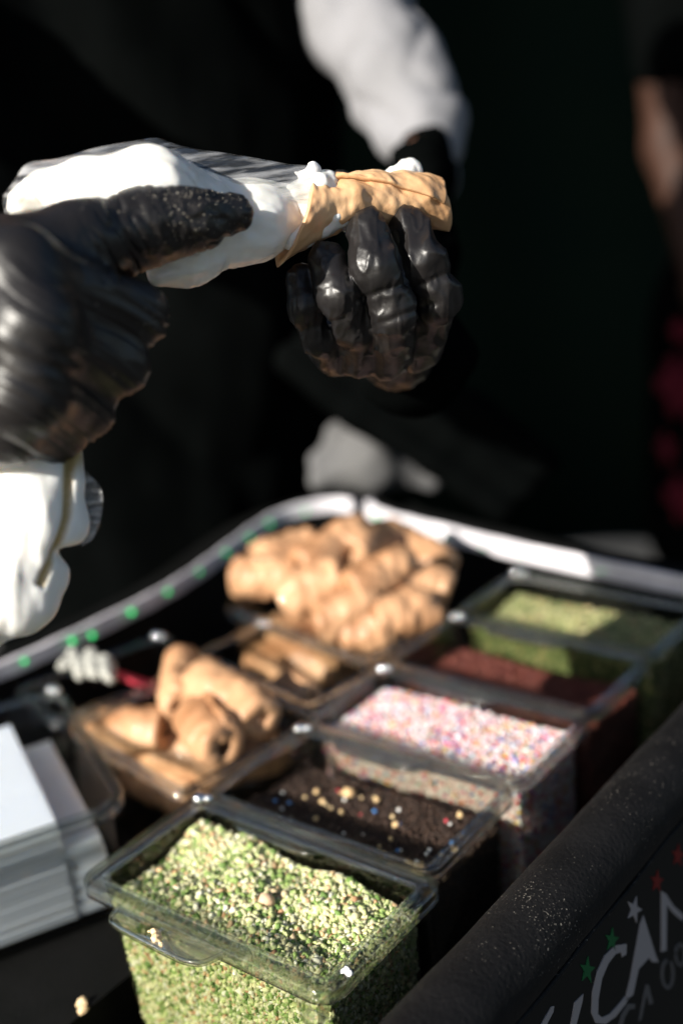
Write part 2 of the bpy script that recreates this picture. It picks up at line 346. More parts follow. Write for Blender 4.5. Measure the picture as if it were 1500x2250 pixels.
# ------------------------------------------------------------------ fills
def ico():
    t = (1 + 5 ** .5) / 2
    v = np.array([(-1, t, 0), (1, t, 0), (-1, -t, 0), (1, -t, 0), (0, -1, t), (0, 1, t), (0, -1, -t), (0, 1, -t), (t, 0, -1), (t, 0, 1), (-t, 0, -1), (-t, 0, 1)]) / math.sqrt(1 + t * t)
    f = np.array([(0, 11, 5), (0, 5, 1), (0, 1, 7), (0, 7, 10), (0, 10, 11), (1, 5, 9), (5, 11, 4), (11, 10, 2), (10, 7, 6), (7, 1, 8), (3, 9, 4), (3, 4, 2), (3, 2, 6), (3, 6, 8), (3, 8, 9), (4, 9, 5), (2, 4, 11), (6, 2, 10), (8, 6, 7), (9, 8, 1)])
    return v, f
ICV, ICF = ico()
def rand_rot(n):
    q = rng.normal(size=(n, 4)); q /= np.linalg.norm(q, axis=1)[:, None]; w, x, y, z = q.T
    return np.stack([1 - 2 * (y * y + z * z), 2 * (x * y - w * z), 2 * (x * z + w * y), 2 * (x * y + w * z), 1 - 2 * (x * x + z * z), 2 * (y * z - w * x), 2 * (x * z - w * y), 2 * (y * z + w * x), 1 - 2 * (x * x + y * y)], 1).reshape(n, 3, 3)
def chunks(pos, size, cols, jit=.25, aniso=(.6, 1.3)):
    n = len(pos); B = ICV[None] * (1 + jit * rng.uniform(-1, 1, (n, 12, 1))); B = B * rng.uniform(aniso[0], aniso[1], (n, 1, 3))
    B = np.einsum('nij,nkj->nki', rand_rot(n), B) * np.asarray(size).reshape(-1, 1, 1) + pos[:, None]
    V = B.reshape(-1, 3); F = (ICF[None] + 12 * np.arange(n)[:, None, None]).reshape(-1, 3); return V, F, np.repeat(cols, 12, 0)
def bulk(name, V, F, cols, m, parent=None, frame=None, smooth=False):
    me = bpy.data.meshes.new(name); me.vertices.add(len(V)); me.vertices.foreach_set('co', np.asarray(V, np.float32).ravel())
    me.loops.add(3 * len(F)); me.polygons.add(len(F)); me.loops.foreach_set('vertex_index', F.astype(np.int32).ravel())
    me.polygons.foreach_set('loop_start', (3 * np.arange(len(F))).astype(np.int32)); me.update(calc_edges=True)
    setcol(me, cols); o = link(name, me, m, parent, smooth, False)
    if frame is not None: o.matrix_world = frame
    return o
def fill(ci, name, label, cat, pal, pw, size, ntop, nwall, hfun, mat_, extra=None, jit=.25, aniso=(.6, 1.3), core=(.1, .1, .05), smooth=False, depth=.10):
    e, ll, wd = CONT[ci]; pal = np.array(pal); pw = np.array(pw) / sum(pw)
    ins = INS[ci]
    def half(z): t = -z / depth; return ll / 2 - ins - .0035 * t, wd / 2 - ins - .0035 * t
    hx, hy = half(-.02)
    x = rng.uniform(-hx, hx, ntop); y = rng.uniform(-hy, hy, ntop); sz = rng.uniform(size[0], size[1], ntop) * rng.uniform(.7, 1.25, ntop)
    x = np.clip(x, -hx + sz, hx - sz); y = np.clip(y, -hy + sz, hy - sz)
    z = hfun(x / hx, y / hy) + rng.uniform(-1, .6, ntop) * size[1]; p1 = np.stack([x, y, z], 1)
    s = rng.uniform(0, 1, nwall); side = rng.choice(4, nwall, p=[.42, .12, .34, .12]); zz = -depth * .97 + (depth * .97) * rng.uniform(0, 1, nwall); szw = rng.uniform(size[0], size[1], nwall)
    hx2, hy2 = half(zz); u = s * 2 - 1; dd = szw * .75
    x2 = np.where(side == 0, u * (hx2 - dd), np.where(side == 1, -hx2 + dd, np.where(side == 2, hx2 - dd, u * (hx2 - dd)))); y2 = np.where(side == 0, -hy2 + dd, np.where(side == 3, hy2 - dd, u * (hy2 - dd)))
    top = hfun(np.clip(x2 / hx2, -1, 1), np.clip(y2 / hy2, -1, 1)); k = zz < top; p2 = np.stack([x2, y2, zz], 1)[k]
    pos = np.concatenate([p1, p2]); sizes = np.concatenate([sz, szw[k]]); ci_ = rng.choice(len(pal), len(pos), p=pw)
    cols = pal[ci_] * rng.uniform(.8, 1.15, (len(pos), 1))
    V, F, C = chunks(pos, sizes, cols, jit, aniso)
    # packed core below the loose pieces
    n = 24; g = np.linspace(-1, 1, n); tv = []
    for b in g:
        for a in g: tv.append((a * (hx - .001), b * (hy - .001), float(hfun(np.array([a]), np.array([b]))[0]) - size[1] * .7))
    for b in g:
        for a in g: h2 = half(-depth); tv.append((a * (h2[0] - .001), b * (h2[1] - .001), -depth + .0012))
    tf = []; idx = lambda l, i, j: l * n * n + j * n + i
    for j in range(n - 1):
        for i in range(n - 1): tf += [(idx(0, i, j), idx(0, i + 1, j), idx(0, i + 1, j + 1)), (idx(0, i, j), idx(0, i + 1, j + 1), idx(0, i, j + 1))]
    for i in range(n - 1):
        for (A, B_) in (((i, 0), (i + 1, 0)), ((i + 1, n - 1), (i, n - 1)), ((0, i + 1), (0, i)), ((n - 1, i), (n - 1, i + 1))):
            a, b, c, d = idx(0, *A), idx(0, *B_), idx(1, *B_), idx(1, *A); tf += [(a, d, c), (a, c, b)]
    nv = len(V); V = np.concatenate([V, np.array(tv)]); F = np.concatenate([F, np.array(tf) + nv]); C = np.concatenate([C, np.tile(np.array(core), (len(tv), 1))])
    if extra is not None:
        for (exy, esz, ecol, ej) in extra(hx, hy):
            q = np.array([[exy[0] * hx, exy[1] * hy, float(hfun(np.array([exy[0]]), np.array([exy[1]]))[0]) + esz * .5]])
            v, f, c = chunks(q, [esz], np.array([ecol]), ej, (.8, 1.15) if ej else (1, 1)); F = np.concatenate([F, f + len(V)]); V = np.concatenate([V, v]); C = np.concatenate([C, c])
    o = bulk(name, V, F, C, mat_, None, e.matrix_world.copy(), smooth); tag(o, label, cat, kind='stuff'); return o
GP = [(.22, .31, .09), (.11, .19, .045), (.46, .51, .22), (.60, .57, .33), (.56, .38, .21), (.70, .67, .50), (.50, .28, .15)]
def H0(base, amp, sc, seed, tx=0, ty=0):
    def f(a, b):
        a = np.asarray(a, float); b = np.asarray(b, float); return base + tx * a + ty * b + amp * fbm(np.stack([a * sc, b * sc * .6, a * 0 + seed], -1), seed, 2)
    return f
def nuts_extra(hx, hy): return [((rng.uniform(-.8, .9), rng.uniform(-.6, .9)), rng.uniform(.0018, .0026), (.58, .46, .28), .45) for _ in range(7)] + [((.08, .0), .0036, (.60, .42, .28), .3)]
fill(0, 'chopped_nuts', 'bright green and tan chopped nuts in the nearest clear container', 'chopped nuts', GP, [2.2, 1.5, 3.6, 4.8, .9, 1.2, .4], (.0009, .0017), 9500, 14000, H0(-.0125, .0030, 2.2, 3, -.001, .0012), M_BITS, nuts_extra, jit=.42, aniso=(.45, 1.45), core=(.26, .30, .13))
def cookie_extra(hx, hy):
    o = []
    for _ in range(46):
        c = [(.75, .72, .68), (.6, .05, .08), (.05, .18, .45), (.62, .45, .25), (.72, .7, .7)][rng.integers(5)]; o.append(((rng.uniform(-.9, .95), rng.uniform(-.95, .7)), rng.uniform(.0008, .0014), c, 0))
    o += [((rng.uniform(-.9, .9), rng.uniform(-.8, .9)), rng.uniform(.0014, .0022), (.60, .42, .22), .3) for _ in range(14)]
    return o + [((.80, -.62), .0042, (.68, .45, .20), .25), ((-.35, .62), .0036, (.62, .42, .22), .25)]
fill(1, 'cookie_crumbs', 'dark chocolate cookie crumbs flecked with stray sprinkles and nut bits', 'crumbs', [(.035, .02, .014), (.05, .028, .02), (.022, .013, .01)], [3, 2, 2], (.0006, .0011), 6500, 2500, H0(-.0195, .003, 2, 11, -.001, -.002), M_BITS, cookie_extra, core=(.02, .012, .009))
SP = [(.66, .64, .65), (.66, .40, .40), (.62, .08, .10), (.58, .07, .25), (.08, .20, .48), (.62, .42, .10), (.62, .22, .07), (.12, .35, .18)]
fill(2, 'sprinkle_balls', 'tiny round pink, white and mixed colour sprinkles filling the middle container', 'sprinkles', SP, [9, 5, 1.7, 1.3, 1.2, 1.1, 1.2, .4], (.00105, .00125), 6500, 4500, H0(-.010, .0022, 1.6, 21), M_BITSG, jit=0, aniso=(1, 1), core=(.5, .35, .35), smooth=True)
fill(3, 'red_crumbs', 'dark red brown crumbs in the fourth container of the row', 'crumbs', [(.10, .022, .016), (.13, .035, .023), (.07, .015, .012), (.15, .05, .038)], [3, 3, 2, 1], (.0008, .0013), 6000, 1800, H0(-.0205, .002, 2, 31, 0, -.001), M_BITS, core=(.09, .02, .016))
fill(4, 'chopped_nuts', 'dull green chopped nuts in the container farthest from the camera', 'chopped nuts', [(.20, .22, .09), (.32, .32, .14), (.42, .38, .20), (.44, .29, .15), (.15, .18, .07)], [3, 3, 2, .8, 2], (.0012, .002), 4200, 2600, H0(-.014, .002, 2, 41), M_BITS, core=(.10, .12, .04))
# ------------------------------------------------------------------ stray crumbs
def crumb(px, py, h, size, col=M_CRUMB, label='', name='nut_crumb', cat='crumb', n=3, group=None, pos=None):
    c = pos if pos is not None else on_z(px, py, h)
    pts = c + rng.normal(0, size * .45, (n, 3)) * (1, 1, .3); V, F, C = chunks(pts, np.full(n, size * .6), np.tile([[.6, .5, .4]], (n, 1)), .3, (.6, 1.2))
    o = mesh(name, V, F, col, None, False); tag(o, label, cat, group); return o
crumb(345, 2055, -.0005, .0036, label='biggest tan nut crumb lying on the pull tab of the nearest container', n=4)
crumb(322, 2048, -.0008, .0012, label='tiny nut crumb left of the big one on the pull tab', n=2)
crumb(352, 2078, -.0006, .0018, label='small nut crumb just below the big one on the pull tab', n=2)
crumb(180, 2205, -.0698, .005, label='yellow crumb on the black cart floor beside the white paper stack', n=2)
crumb(0, 0, 0, .0022, M_SMEAR, 'white cream smear on the front right corner of the nearest rim', 'cream_smear', 'smear', n=9, pos=on_z(762, 2135, .0038))
# ------------------------------------------------------------------ cart
cart = empty('food_cart', (0.1, .6, 0)); tag(cart, 'black food cart with padded edge, recessed well and lettered front panel', 'cart')
def poly_px(pts, h): return [on_z(x, y, h) for x, y in pts]
def smooth_path(p, n=10):
    p = np.array(p); q = np.concatenate([[2 * p[0] - p[1]], p, [2 * p[-1] - p[-2]]]); out = []
    for i in range(1, len(q) - 2):
        for t in np.linspace(0, 1, n, endpoint=False):
            a, b, c, d = q[i - 1:i + 3]; out.append(.5 * ((2 * b) + (-a + c) * t + (2 * a - 5 * b + 4 * c - d) * t * t + (-a + 3 * b - 3 * c + d) * t ** 3))
    out.append(p[-1]); return np.array(out)
# padded tube along the front edge
TA = on_z(975, 2262, -.004); TB = on_z(1465, 1703, -.004); td = (TB - TA) / np.linalg.norm(TB - TA); tn = np.cross(td, ZU)  # outward normal (towards the lower right)
if tn @ (CAM - TA) < 0: tn = -tn
TR = .0175; T0 = TA - td * .30; T1 = TB + td * .45
def tube(name, pts, rfun, m, parent=None, ns=24, squash=1., cap=True):
    pts = np.asarray(pts, float); n = len(pts); V = []
    for i in range(n):
        t = pts[min(i + 1, n - 1)] - pts[max(i - 1, 0)]; t = t / np.linalg.norm(t); a = np.cross(t, ZU); a = a / (np.linalg.norm(a) + 1e-9); b = np.cross(a, t); r = rfun(i / (n - 1))
        for k in range(ns): an = 2 * math.pi * k / ns; V.append(pts[i] + r * (a * math.cos(an) + b * math.sin(an) * squash))
    F = [(i * ns + k, i * ns + (k + 1) % ns, (i + 1) * ns + (k + 1) % ns, (i + 1) * ns + k) for i in range(n - 1) for k in range(ns)]
    if cap: F += [tuple(range(ns)), tuple(range(n * ns - 1, (n - 1) * ns - 1, -1))]
    return V, F
n = 220; ln = np.linspace(0, 1, n); pts = T0[None] + (T1 - T0)[None] * ln[:, None]; pts = pts + ZU * (fbm(np.stack([ln * 14, ln * 0, ln * 0], 1), 3)[:, None] * .0003)
V, F = tube('p', pts, lambda t: TR, None, ns=40); V = np.array(V); V = V + (fbm(V * 55, 5)[:, None] * .00025) * (V - (T0 + np.outer((V - T0) @ td, td))) / TR
mesh('edge_padding', V, F, M_PAD, cart)
# front panel below the tube
FP0 = TA + tn * (TR * .72); o0 = FP0
fr = (o0, td, tn, ZU)
panel = box('front_panel', (-.30, -.012, -.62), (.95, 0, -.012), M_PANEL, cart, fr)
# thin piping seam where the padding meets the panel
sp = [o0 + td * s + ZU * (-.0125 + .0006 * math.sin(s * 90)) + tn * .0012 for s in np.linspace(-.28, .93, 120)]
V, F = tube('s', sp, lambda t: .0013, None, ns=8); mesh('seam', V, F, M_PAD, panel)
PN = tn; P0 = o0 + tn * .0004
def print_px(name, outline, m, label=None):
    """flat vinyl print: an outline on the panel, given real thickness."""
    q = [on_plane(x, y, P0, PN) for x, y in outline]; k = len(q); V = q + [v - PN * .0006 for v in q]
    me = bpy.data.meshes.new(name); me.from_pydata([tuple(v) for v in V], [], [tuple(range(k)), tuple(range(2 * k - 1, k - 1, -1))] + [(i, i + k, (i + 1) % k + k, (i + 1) % k) for i in range(k)]); me.update()
    o = link(name, me, m, panel, False)
    if label: o['label'] = label
    return o
# outlines in photo pixels of the lettering
print_px('letter', [(1186, 2256), (1211, 2212), (1217, 2211), (1215, 2224), (1198, 2256)], M_LETTER, 'top of a white slanting letter stroke')
print_px('letter', [(1252, 2258), (1262, 2203), (1281, 2184), (1279, 2200), (1264, 2258)], M_LETTER, 'white letter I')
C_out = [(1376, 2074), (1375, 2097), (1366, 2103), (1364, 2092), (1352, 2096), (1336, 2117), (1322, 2150), (1314, 2195), (1313, 2228), (1322, 2236), (1340, 2228), (1362, 2203), (1372, 2190), (1381, 2192), (1374, 2206), (1352, 2234), (1330, 2250), (1308, 2248), (1299, 2226), (1301, 2180), (1312, 2134), (1328, 2100), (1350, 2078)]
print_px('letter', C_out, M_LETTER, 'white letter C')
print_px('letter', [(1413, 2012), (1440, 2100), (1446, 2114), (1432, 2114), (1425, 2104), (1402, 2130), (1390, 2186), (1372, 2200), (1384, 2150), (1406, 2030)], M_LETTER, 'left stroke and right stroke of the white letter A')
print_px('letter', [(1452, 1958), (1462, 1964), (1478, 1990), (1500, 2010), (1500, 2024), (1478, 2006), (1464, 1988), (1463, 2088), (1452, 2092)], M_LETTER, 'white letter N')
C2 = [(x, y) for x, y in [(1394, 2206), (1378, 2206), (1364, 2230), (1358, 2258), (1366, 2258), (1372, 2236), (1382, 2218), (1394, 2216)]]
print_px('letter', C2, M_LETTER2, 'small grey letter C of the lower row'); 
print_px('letter', [(1418, 2164), (1424, 2164), (1434, 2204), (1426, 2208), (1420, 2184), (1408, 2240), (1402, 2244)], M_LETTER2, 'small grey letter A of the lower row')
O2 = [(1462 + 15 * math.cos(a) * (1 if i < 17 else .62) + 4, 2140 + 34 * math.sin(a) * (1 if i < 17 else .78)) for i, a in enumerate(list(np.linspace(-1.0, 4.6, 17)) + list(np.linspace(4.6, -1.0, 17)))]
print_px('letter', O2, M_LETTER2, 'small grey letter G of the lower row')
O3 = [(1494 + 13 * math.cos(a) * (1 if i < 17 else .6), 2098 + 26 * math.sin(a) * (1 if i < 17 else .75)) for i, a in enumerate(list(np.linspace(-2.9, 3.2, 17)) + list(np.linspace(3.2, -2.9, 17)))]
print_px('letter', O3, M_LETTER2, 'small grey letter O of the lower row')
def star(cx, cy, s, m, rot=0, lab=''):
    print_px('star', [(cx + s * (1 if i % 2 == 0 else .40) * .72 * math.sin(rot + i * math.pi / 5), cy - s * (1 if i % 2 == 0 else .40) * 1.3 * math.cos(rot + i * math.pi / 5)) for i in range(10)], m, lab)
star(1393, 1999, 24, M_LETTER, .3, 'white star'); star(1344, 2066, 22, M_SGREEN, .1, 'upper green star'); star(1290, 2132, 24, M_SGREEN, .1, 'lower green star'); star(1443, 1937, 20, M_SRED, .1, 'lower red star'); star(1489, 1880, 20, M_SRED, .1, 'upper red star')
# recessed well: floor and liner walls
fl = [on_z(-900, 2500, 0), T0, T1, on_z(1700, 1250, 0), on_z(790, 1100, 0), on_z(-350, 1500, 0)]
# strip paths (left and back edge of the well)
SL = [(-330, 1640), (-160, 1550), (-40, 1492), (60, 1450), (160, 1404), (285, 1344), (368, 1300), (437, 1256), (497, 1212), (552, 1172), (605, 1140), (672, 1118), (730, 1109), (778, 1112)]
SR = [(812, 1122), (850, 1140), (900, 1154), (1000, 1178), (1150, 1214), (1320, 1250), (1500, 1287), (1700, 1327)]
def ribbon(px, h, hgt, thick, m, label):
    c = smooth_path([on_z(x, y, h) for x, y in px], 8); n = len(c); V = []
    for i in range(n):
        t = c[min(i + 1, n - 1)] - c[max(i - 1, 0)]; t /= np.linalg.norm(t); a = np.cross(t, ZU)
        for (u, w) in ((-1, -1), (1, -1), (1, 1), (-1, 1)): V.append(c[i] + a * thick * .5 * u + ZU * hgt * .5 * w * (1 + .03 * math.sin(i * .9)))
    F = [(i * 4 + k, i * 4 + (k + 1) % 4, i * 4 + 4 + (k + 1) % 4, i * 4 + 4 + k) for i in range(n - 1) for k in range(4)] + [(0, 1, 2, 3), (4 * n - 1, 4 * n - 2, 4 * n - 3, 4 * n - 4)]
    e = empty('light_strip', c[n // 2]); tag(e, label, 'light strip', 'light strips round the cart')
    s = mesh('strip_tape', V, F, m, e, False); b = s.modifiers.new('b', 'BEVEL'); b.width = .0018; b.segments = 3
    return e, c
SH = .010
eL, cL = ribbon(SL, SH * 0, .0125, .004, M_STRIP, 'white light strip with bright green lights along the left edge of the cart')
eR, cR = ribbon(SR, SH * 0, .0145, .004, M_STRIP, 'white sunlit light strip along the back edge behind the far container')
led0 = None
def led(px, py, par, k=1.):
    global led0
    p = on_z(px, py, 0); d = CAM - p; d /= np.linalg.norm(d); p = p + d * .0035
    if led0 is None:
        me = bpy.data.meshes.new('led'); me.from_pydata([tuple(v * .0019) for v in ICV], [], [tuple(int(i) for i in f) for f in ICF]); me.materials.append(M_LED); led0 = me
    o = bpy.data.objects.new('led', led0); COL.objects.link(o); o.parent = par; o.location = Vector(p) - par.location; o.scale = (k, k, k)
for x, y, k in [(55, 1453, .9), (160, 1408, 1.1), (203, 1396, 1.1), (290, 1345, 1.1), (368, 1300, 1.1), (437, 1256, 1), (497, 1214, .95), (550, 1181, .8), (593, 1150, .8), (672, 1124, .75)]: led(x, y, eL, k)
for x, y, k in [(826, 1134, 1), (896, 1154, .8), (975, 1183, .45), (1060, 1203, .4), (1142, 1220, .5), (1228, 1234, .4), (1320, 1256, .4)]: led(x, y, eR, k)
def wallstrip(name, path, zt, zb, m, th=.006, off=.004):
    n = len(path); V = []
    for i in range(n):
        t = path[min(i + 1, n - 1)] - path[max(i - 1, 0)]; t /= np.linalg.norm(t); a = np.cross(t, ZU)   # a points right of travel
        s = -1
        for (u, z) in ((off, zb), (off + th, zb), (off + th, zt), (off, zt)):
            q = path[i] + a * s * u; V.append((q[0], q[1], z))
    F = [(i * 4 + k, i * 4 + (k + 1) % 4, i * 4 + 4 + (k + 1) % 4, i * 4 + 4 + k) for i in range(n - 1) for k in range(4)] + [(3, 2, 1, 0), (4 * n - 4, 4 * n - 3, 4 * n - 2, 4 * n - 1)]
    return mesh(name, V, F, m, cart, False)
wallstrip('well_wall', cL, ZR + .006, ZR - .112, M_BLACK); wallstrip('well_wall', cR, ZR + .008, ZR - .112, M_BLACK)
wallstrip('outer_ledge', cL, ZR - .005, ZR - .60, M_BLACK, .03, .0102); wallstrip('outer_ledge', cR, ZR - .004, ZR - .60, M_BLACK, .03, .0102)
cz = ZR - .1075; V = [(p[0], p[1], cz) for p in fl]; k = len(V); V += [(p[0], p[1], cz - .02) for p in fl]
mesh('well_floor', V, [tuple(range(k)), tuple(range(2 * k - 1, k - 1, -1))] + [(i, i + k, (i + 1) % k + k, (i + 1) % k) for i in range(k)], M_BLACK, cart, False)
box('well_shelf', (-.35, .006, -.1070), (.40, .20, -.0715), M_BLACK, cart, (on_z(160, 1940, 0), RD, -LD, ZU))
crumb(0, 0, 0, .0012, M_SMEAR, 'white speck lying on the padded cart edge', 'sugar_speck', 'crumb', n=1, pos=on_plane(1089, 2031, TA + ZU * TR * .8, ZU))
crumb(0, 0, 0, .0012, label='tan speck lying farther along the padded cart edge', n=1, pos=on_plane(1236, 1893, TA + ZU * TR * .95, ZU))
# ------------------------------------------------------------------ bins on the left
BQ = {'B': [(150, 1606), (430, 1768), (688, 1562), (432, 1440)], 'E': [(436, 1442), (690, 1560), (828, 1458), (560, 1352)],
      'C': [(500, 1346), (832, 1456), (985, 1343), (660, 1235)], 'D': [(40, 1540), (150, 1604), (430, 1442), (330, 1362)],
      'A': [(-420, 1900), (-120, 2050), (282, 1772), (20, 1592)]}
container(BQ['B'], 'clear bin holding pale pastry shells left of the cookie crumbs', 'clear_bin', cat='bin', h=-.002, group='clear bins on the left')
container(BQ['E'], 'clear bin with browned shells in shade left of the sprinkles', 'clear_bin', cat='bin', h=-.002, group='clear bins on the left')
container(BQ['C'], 'clear bin heaped with the big pile of pastry shells', 'clear_bin', cat='bin', h=-.002, group='clear bins on the left')
container(BQ['D'], 'dark empty looking clear bin with a red stick leaning in it', 'clear_bin', cat='bin', h=-.002, group='clear bins on the left')
K1 = on_z(152, 1862, -.004); e1 = on_z(0, 1752, -.004) - K1; e1 /= np.linalg.norm(e1); a_ = math.radians(17); e1 = np.array([e1[0] * math.cos(a_) + e1[1] * math.sin(a_), -e1[0] * math.sin(a_) + e1[1] * math.cos(a_), 0]); e1p = np.cross(e1, ZU)
if e1p @ (CAM - K1) < 0: e1p = -e1p
RA = on_z(292, 1762, 0); exA = -e1; eyA = np.cross(ZU, exA)
eA, lA, wA = container((RA + e1 * .08 + e1p * .08, exA, eyA, .16, .16), 'clear bin packed with white paper sheets at the left edge', 'clear_bin', cat='bin', group='clear bins on the left', r=.02, depth=.068)
K1 = K1 + e1 * max(0, .0135 - (K1 - RA) @ e1)
# paper stack in bin A
def sheets(label, K, ex_, ey_, lx, ly, ztop, zbot, n):
    # K: right-hand top corner; ex_ runs back to the left, ey_ towards the camera
    e = empty('paper_stack', K - ZU * (K[2] - (ZR + zbot))); tag(e, label, 'paper stack', 'white paper in the left bin')
    t = (ztop - zbot) / n
    for i in range(n):
        j = ex_ * rng.uniform(-.0006, .0006) + ey_ * rng.uniform(-.0006, .0006); z0 = ZR + zbot + i * t; z1 = z0 + t * .94; b0 = np.array([K[0], K[1], 0]) + j
        V = [b0 + ex_ * x + ey_ * y + ZU * z for x in (0, lx) for y in (0, ly) for z in (z0, z1)]
        mesh('paper_sheet', V, [(0, 1, 3, 2), (4, 6, 7, 5), (0, 4, 5, 1), (2, 3, 7, 6), (0, 2, 6, 4), (1, 5, 7, 3)], M_PAPER, e, False)
sheets('tall bright stack of white paper filling the near half of the left bin', K1, e1, e1p, .12, .085, -.004, -.063, 22)
K2 = RA + e1 * .0150 + e1p * .016 - ZU * .022
sheets('lower shaded stack of white paper behind the tall stack in the left bin', K2, e1, e1p, .12, .040, -.022, -.063, 6)
# red stick with a frilly white end
pa, pb = on_z(185, 1455, .012), on_z(365, 1520, -.012)
e = empty('frilled_stick', pb); tag(e, 'red stick with a frilly white tip leaning across the dark bin', 'stick')
V, F = tube('s', [pa, pb], lambda t: .0026, None, ns=12); mesh('stick', V, F, M_STICK, e)
pr = [(on_z(x, y, .012), on_z(x2, y2, .010), r, r) for x, y, x2, y2, r in [(a, b, c, d, f * .62) for a, b, c, d, f in [(150, 1450, 240, 1462, .006), (165, 1436, 178, 1475, .007), (200, 1440, 210, 1480, .007), (232, 1450, 240, 1488, .006), (140, 1462, 150, 1455, .005)]]]
V, F = sdf_mesh(pr, .0012, .003); V = V + vnorm(V, F) * fbm(V * 400, 9)[:, None] * .0016; mesh('frill', V, F, M_FRILL, e)
# ------------------------------------------------------------------ pastry shells
def shell_mesh(L=.070, r=.0125, seed=0, flare=.35, nu=56, nv=40, th=.0013, turns=1.22, lump=.09):
    V = []; rs = np.random.default_rng(seed); ph = rs.uniform(0, 6.28)
    u = np.linspace(0, 2 * math.pi * turns, nu); v = np.linspace(0, 1, nv); U, Vv = np.meshgrid(u, v)
    span = np.sin(np.pi * np.clip(U / (2 * math.pi * turns), 0, 1)) ** .7          # a rolled disc: long in the middle of the wrap, short at both edges
    half = L / 2 * (.80 + .20 * span); X = (Vv * 2 - 1) * half
    Rr = r * (1 + .10 * (U / (2 * math.pi * turns))) + .0016 * (U / (2 * math.pi)) + flare * r * .25 * np.abs(Vv * 2 - 1) ** 4
    N3 = np.stack([X * 90, np.cos(U + ph) * 1.2 + seed, np.sin(U + ph) * 1.2], -1); Rr = Rr + r * (lump * fbm(N3, seed, 3) + .10 * np.maximum(vnoise(N3 * 1.9, seed + 9) - .35, 0) ** .8)
    ax = r * .22 * np.sin(Vv * 2.6 + ph)
    Y = Rr * np.cos(U + ph); Z = Rr * np.sin(U + ph) * .93 + ax
    outer = np.stack([X, Y, Z], -1); inner = np.stack([X, (Rr - th) * np.cos(U + ph), (Rr - th) * np.sin(U + ph) * .93 + ax], -1)
    V = np.concatenate([outer.reshape(-1, 3), inner.reshape(-1, 3)]); K = nu * nv; F = []
    for j in range(nv - 1):
        for i in range(nu - 1): a = j * nu + i; F.append((a, a + 1, a + nu + 1, a + nu)); F.append((K + a, K + a + nu, K + a + nu + 1, K + a + 1))
    for i in range(nu - 1): F.append((i, K + i, K + i + 1, i + 1)); a = (nv - 1) * nu + i; F.append((a, a + 1, K + a + 1, K + a))
    for j in range(nv - 1):
        a = j * nu; F.append((a, a + nu, K + a + nu, K + a)); a = j * nu + nu - 1; F.append((a, K + a, K + a + nu, a + nu))
    return V, F
SHM = []
for s in range(5):
    V, F = shell_mesh(.074, .0132, 20 + s, nu=52, nv=36, flare=-.9, th=.0078, lump=.13); me = bpy.data.meshes.new('pastry_shell'); me.from_pydata(V.tolist(), [], F); me.update(); me.materials.append(M_SHELLB)
    me.polygons.foreach_set('use_smooth', np.ones(len(me.polygons), bool)); SHM.append(me)
def place_shell(a, b, label, sc=1., mi=None, roll=None):
    """a, b = (px, py, height above the rims) of the two ends."""
    A = on_z(*a); B = on_z(*b); L = np.linalg.norm(B - A); ex = (B - A) / L; t = np.array([0.1, 0, 1.]); ey = np.cross(t, ex); ey /= np.linalg.norm(ey); ez = np.cross(ex, ey)
    roll = random.uniform(0, 6.28) if roll is None else roll; y2 = ey * math.cos(roll) + ez * math.sin(roll); z2 = -ey * math.sin(roll) + ez * math.cos(roll)
    me = SHM[random.randrange(5) if mi is None else mi]; o = bpy.data.objects.new('pastry_shell', me); COL.objects.link(o)
    m = Matrix.Identity(4); lx = L / .074
    for i in range(3): m[i][0] = ex[i] * lx; m[i][1] = y2[i] * sc; m[i][2] = z2[i] * sc; m[i][3] = (A[i] + B[i]) / 2
    o.matrix_world = m; tag(o, label, 'pastry shell', 'fried pastry shells in the bins'); return o
g = place_shell
g((505, 1277, .018), (655, 1262, .018), 'shell at the far left of the big heap, round end towards the left strip', 1.0)
g((650, 1240, .030), (800, 1165, .034), 'topmost shell of the heap, nearest the gap in the light strip')
g((560, 1240, .020), (700, 1190, .026), 'shell behind the leftmost one, on the left slope of the heap')
g((755, 1215, .030), (880, 1170, .022), 'shell high on the heap just right of the topmost one')
g((860, 1185, .014), (975, 1240, .010), 'shell on the right slope of the heap below the light strip')
g((620, 1320, .012), (760, 1265, .026), 'shell in the middle left of the heap, slanting up to the right')
g((760, 1290, .026), (900, 1240, .026), 'shell across the middle of the heap')
g((860, 1270, .018), (990, 1305, .006), 'shell at the right end of the heap pointing at the red crumbs')
g((690, 1365, .010), (830, 1325, .014), 'shell low on the front of the heap')
g((820, 1350, .012), (950, 1340, .004), 'shell at the front right of the heap beside the rim corner')
g((745, 1395, .000), (860, 1372, .002), 'pale shiny ended shell at the foot of the heap', .95)
g((640, 1290, .000), (740, 1340, -.004), 'shaded shell under the left part of the heap', .95)
g((800, 1230, -.004), (940, 1290, -.006), 'shell buried in the middle of the heap')
g((600, 1390, -.030), (760, 1420, -.030), 'browned shell seen through the wall of the shaded middle bin', .95)
g((640, 1450, -.030), (760, 1470, -.030), 'second browned shell in the shaded middle bin, nearer the sprinkles')
g((620, 1510, -.018), (690, 1540, -.012), 'small pale shell end by the rim corner left of the cookie crumbs', .8)
g((560, 1440, -.045), (700, 1490, -.045), 'lowest browned shell in the shaded middle bin')
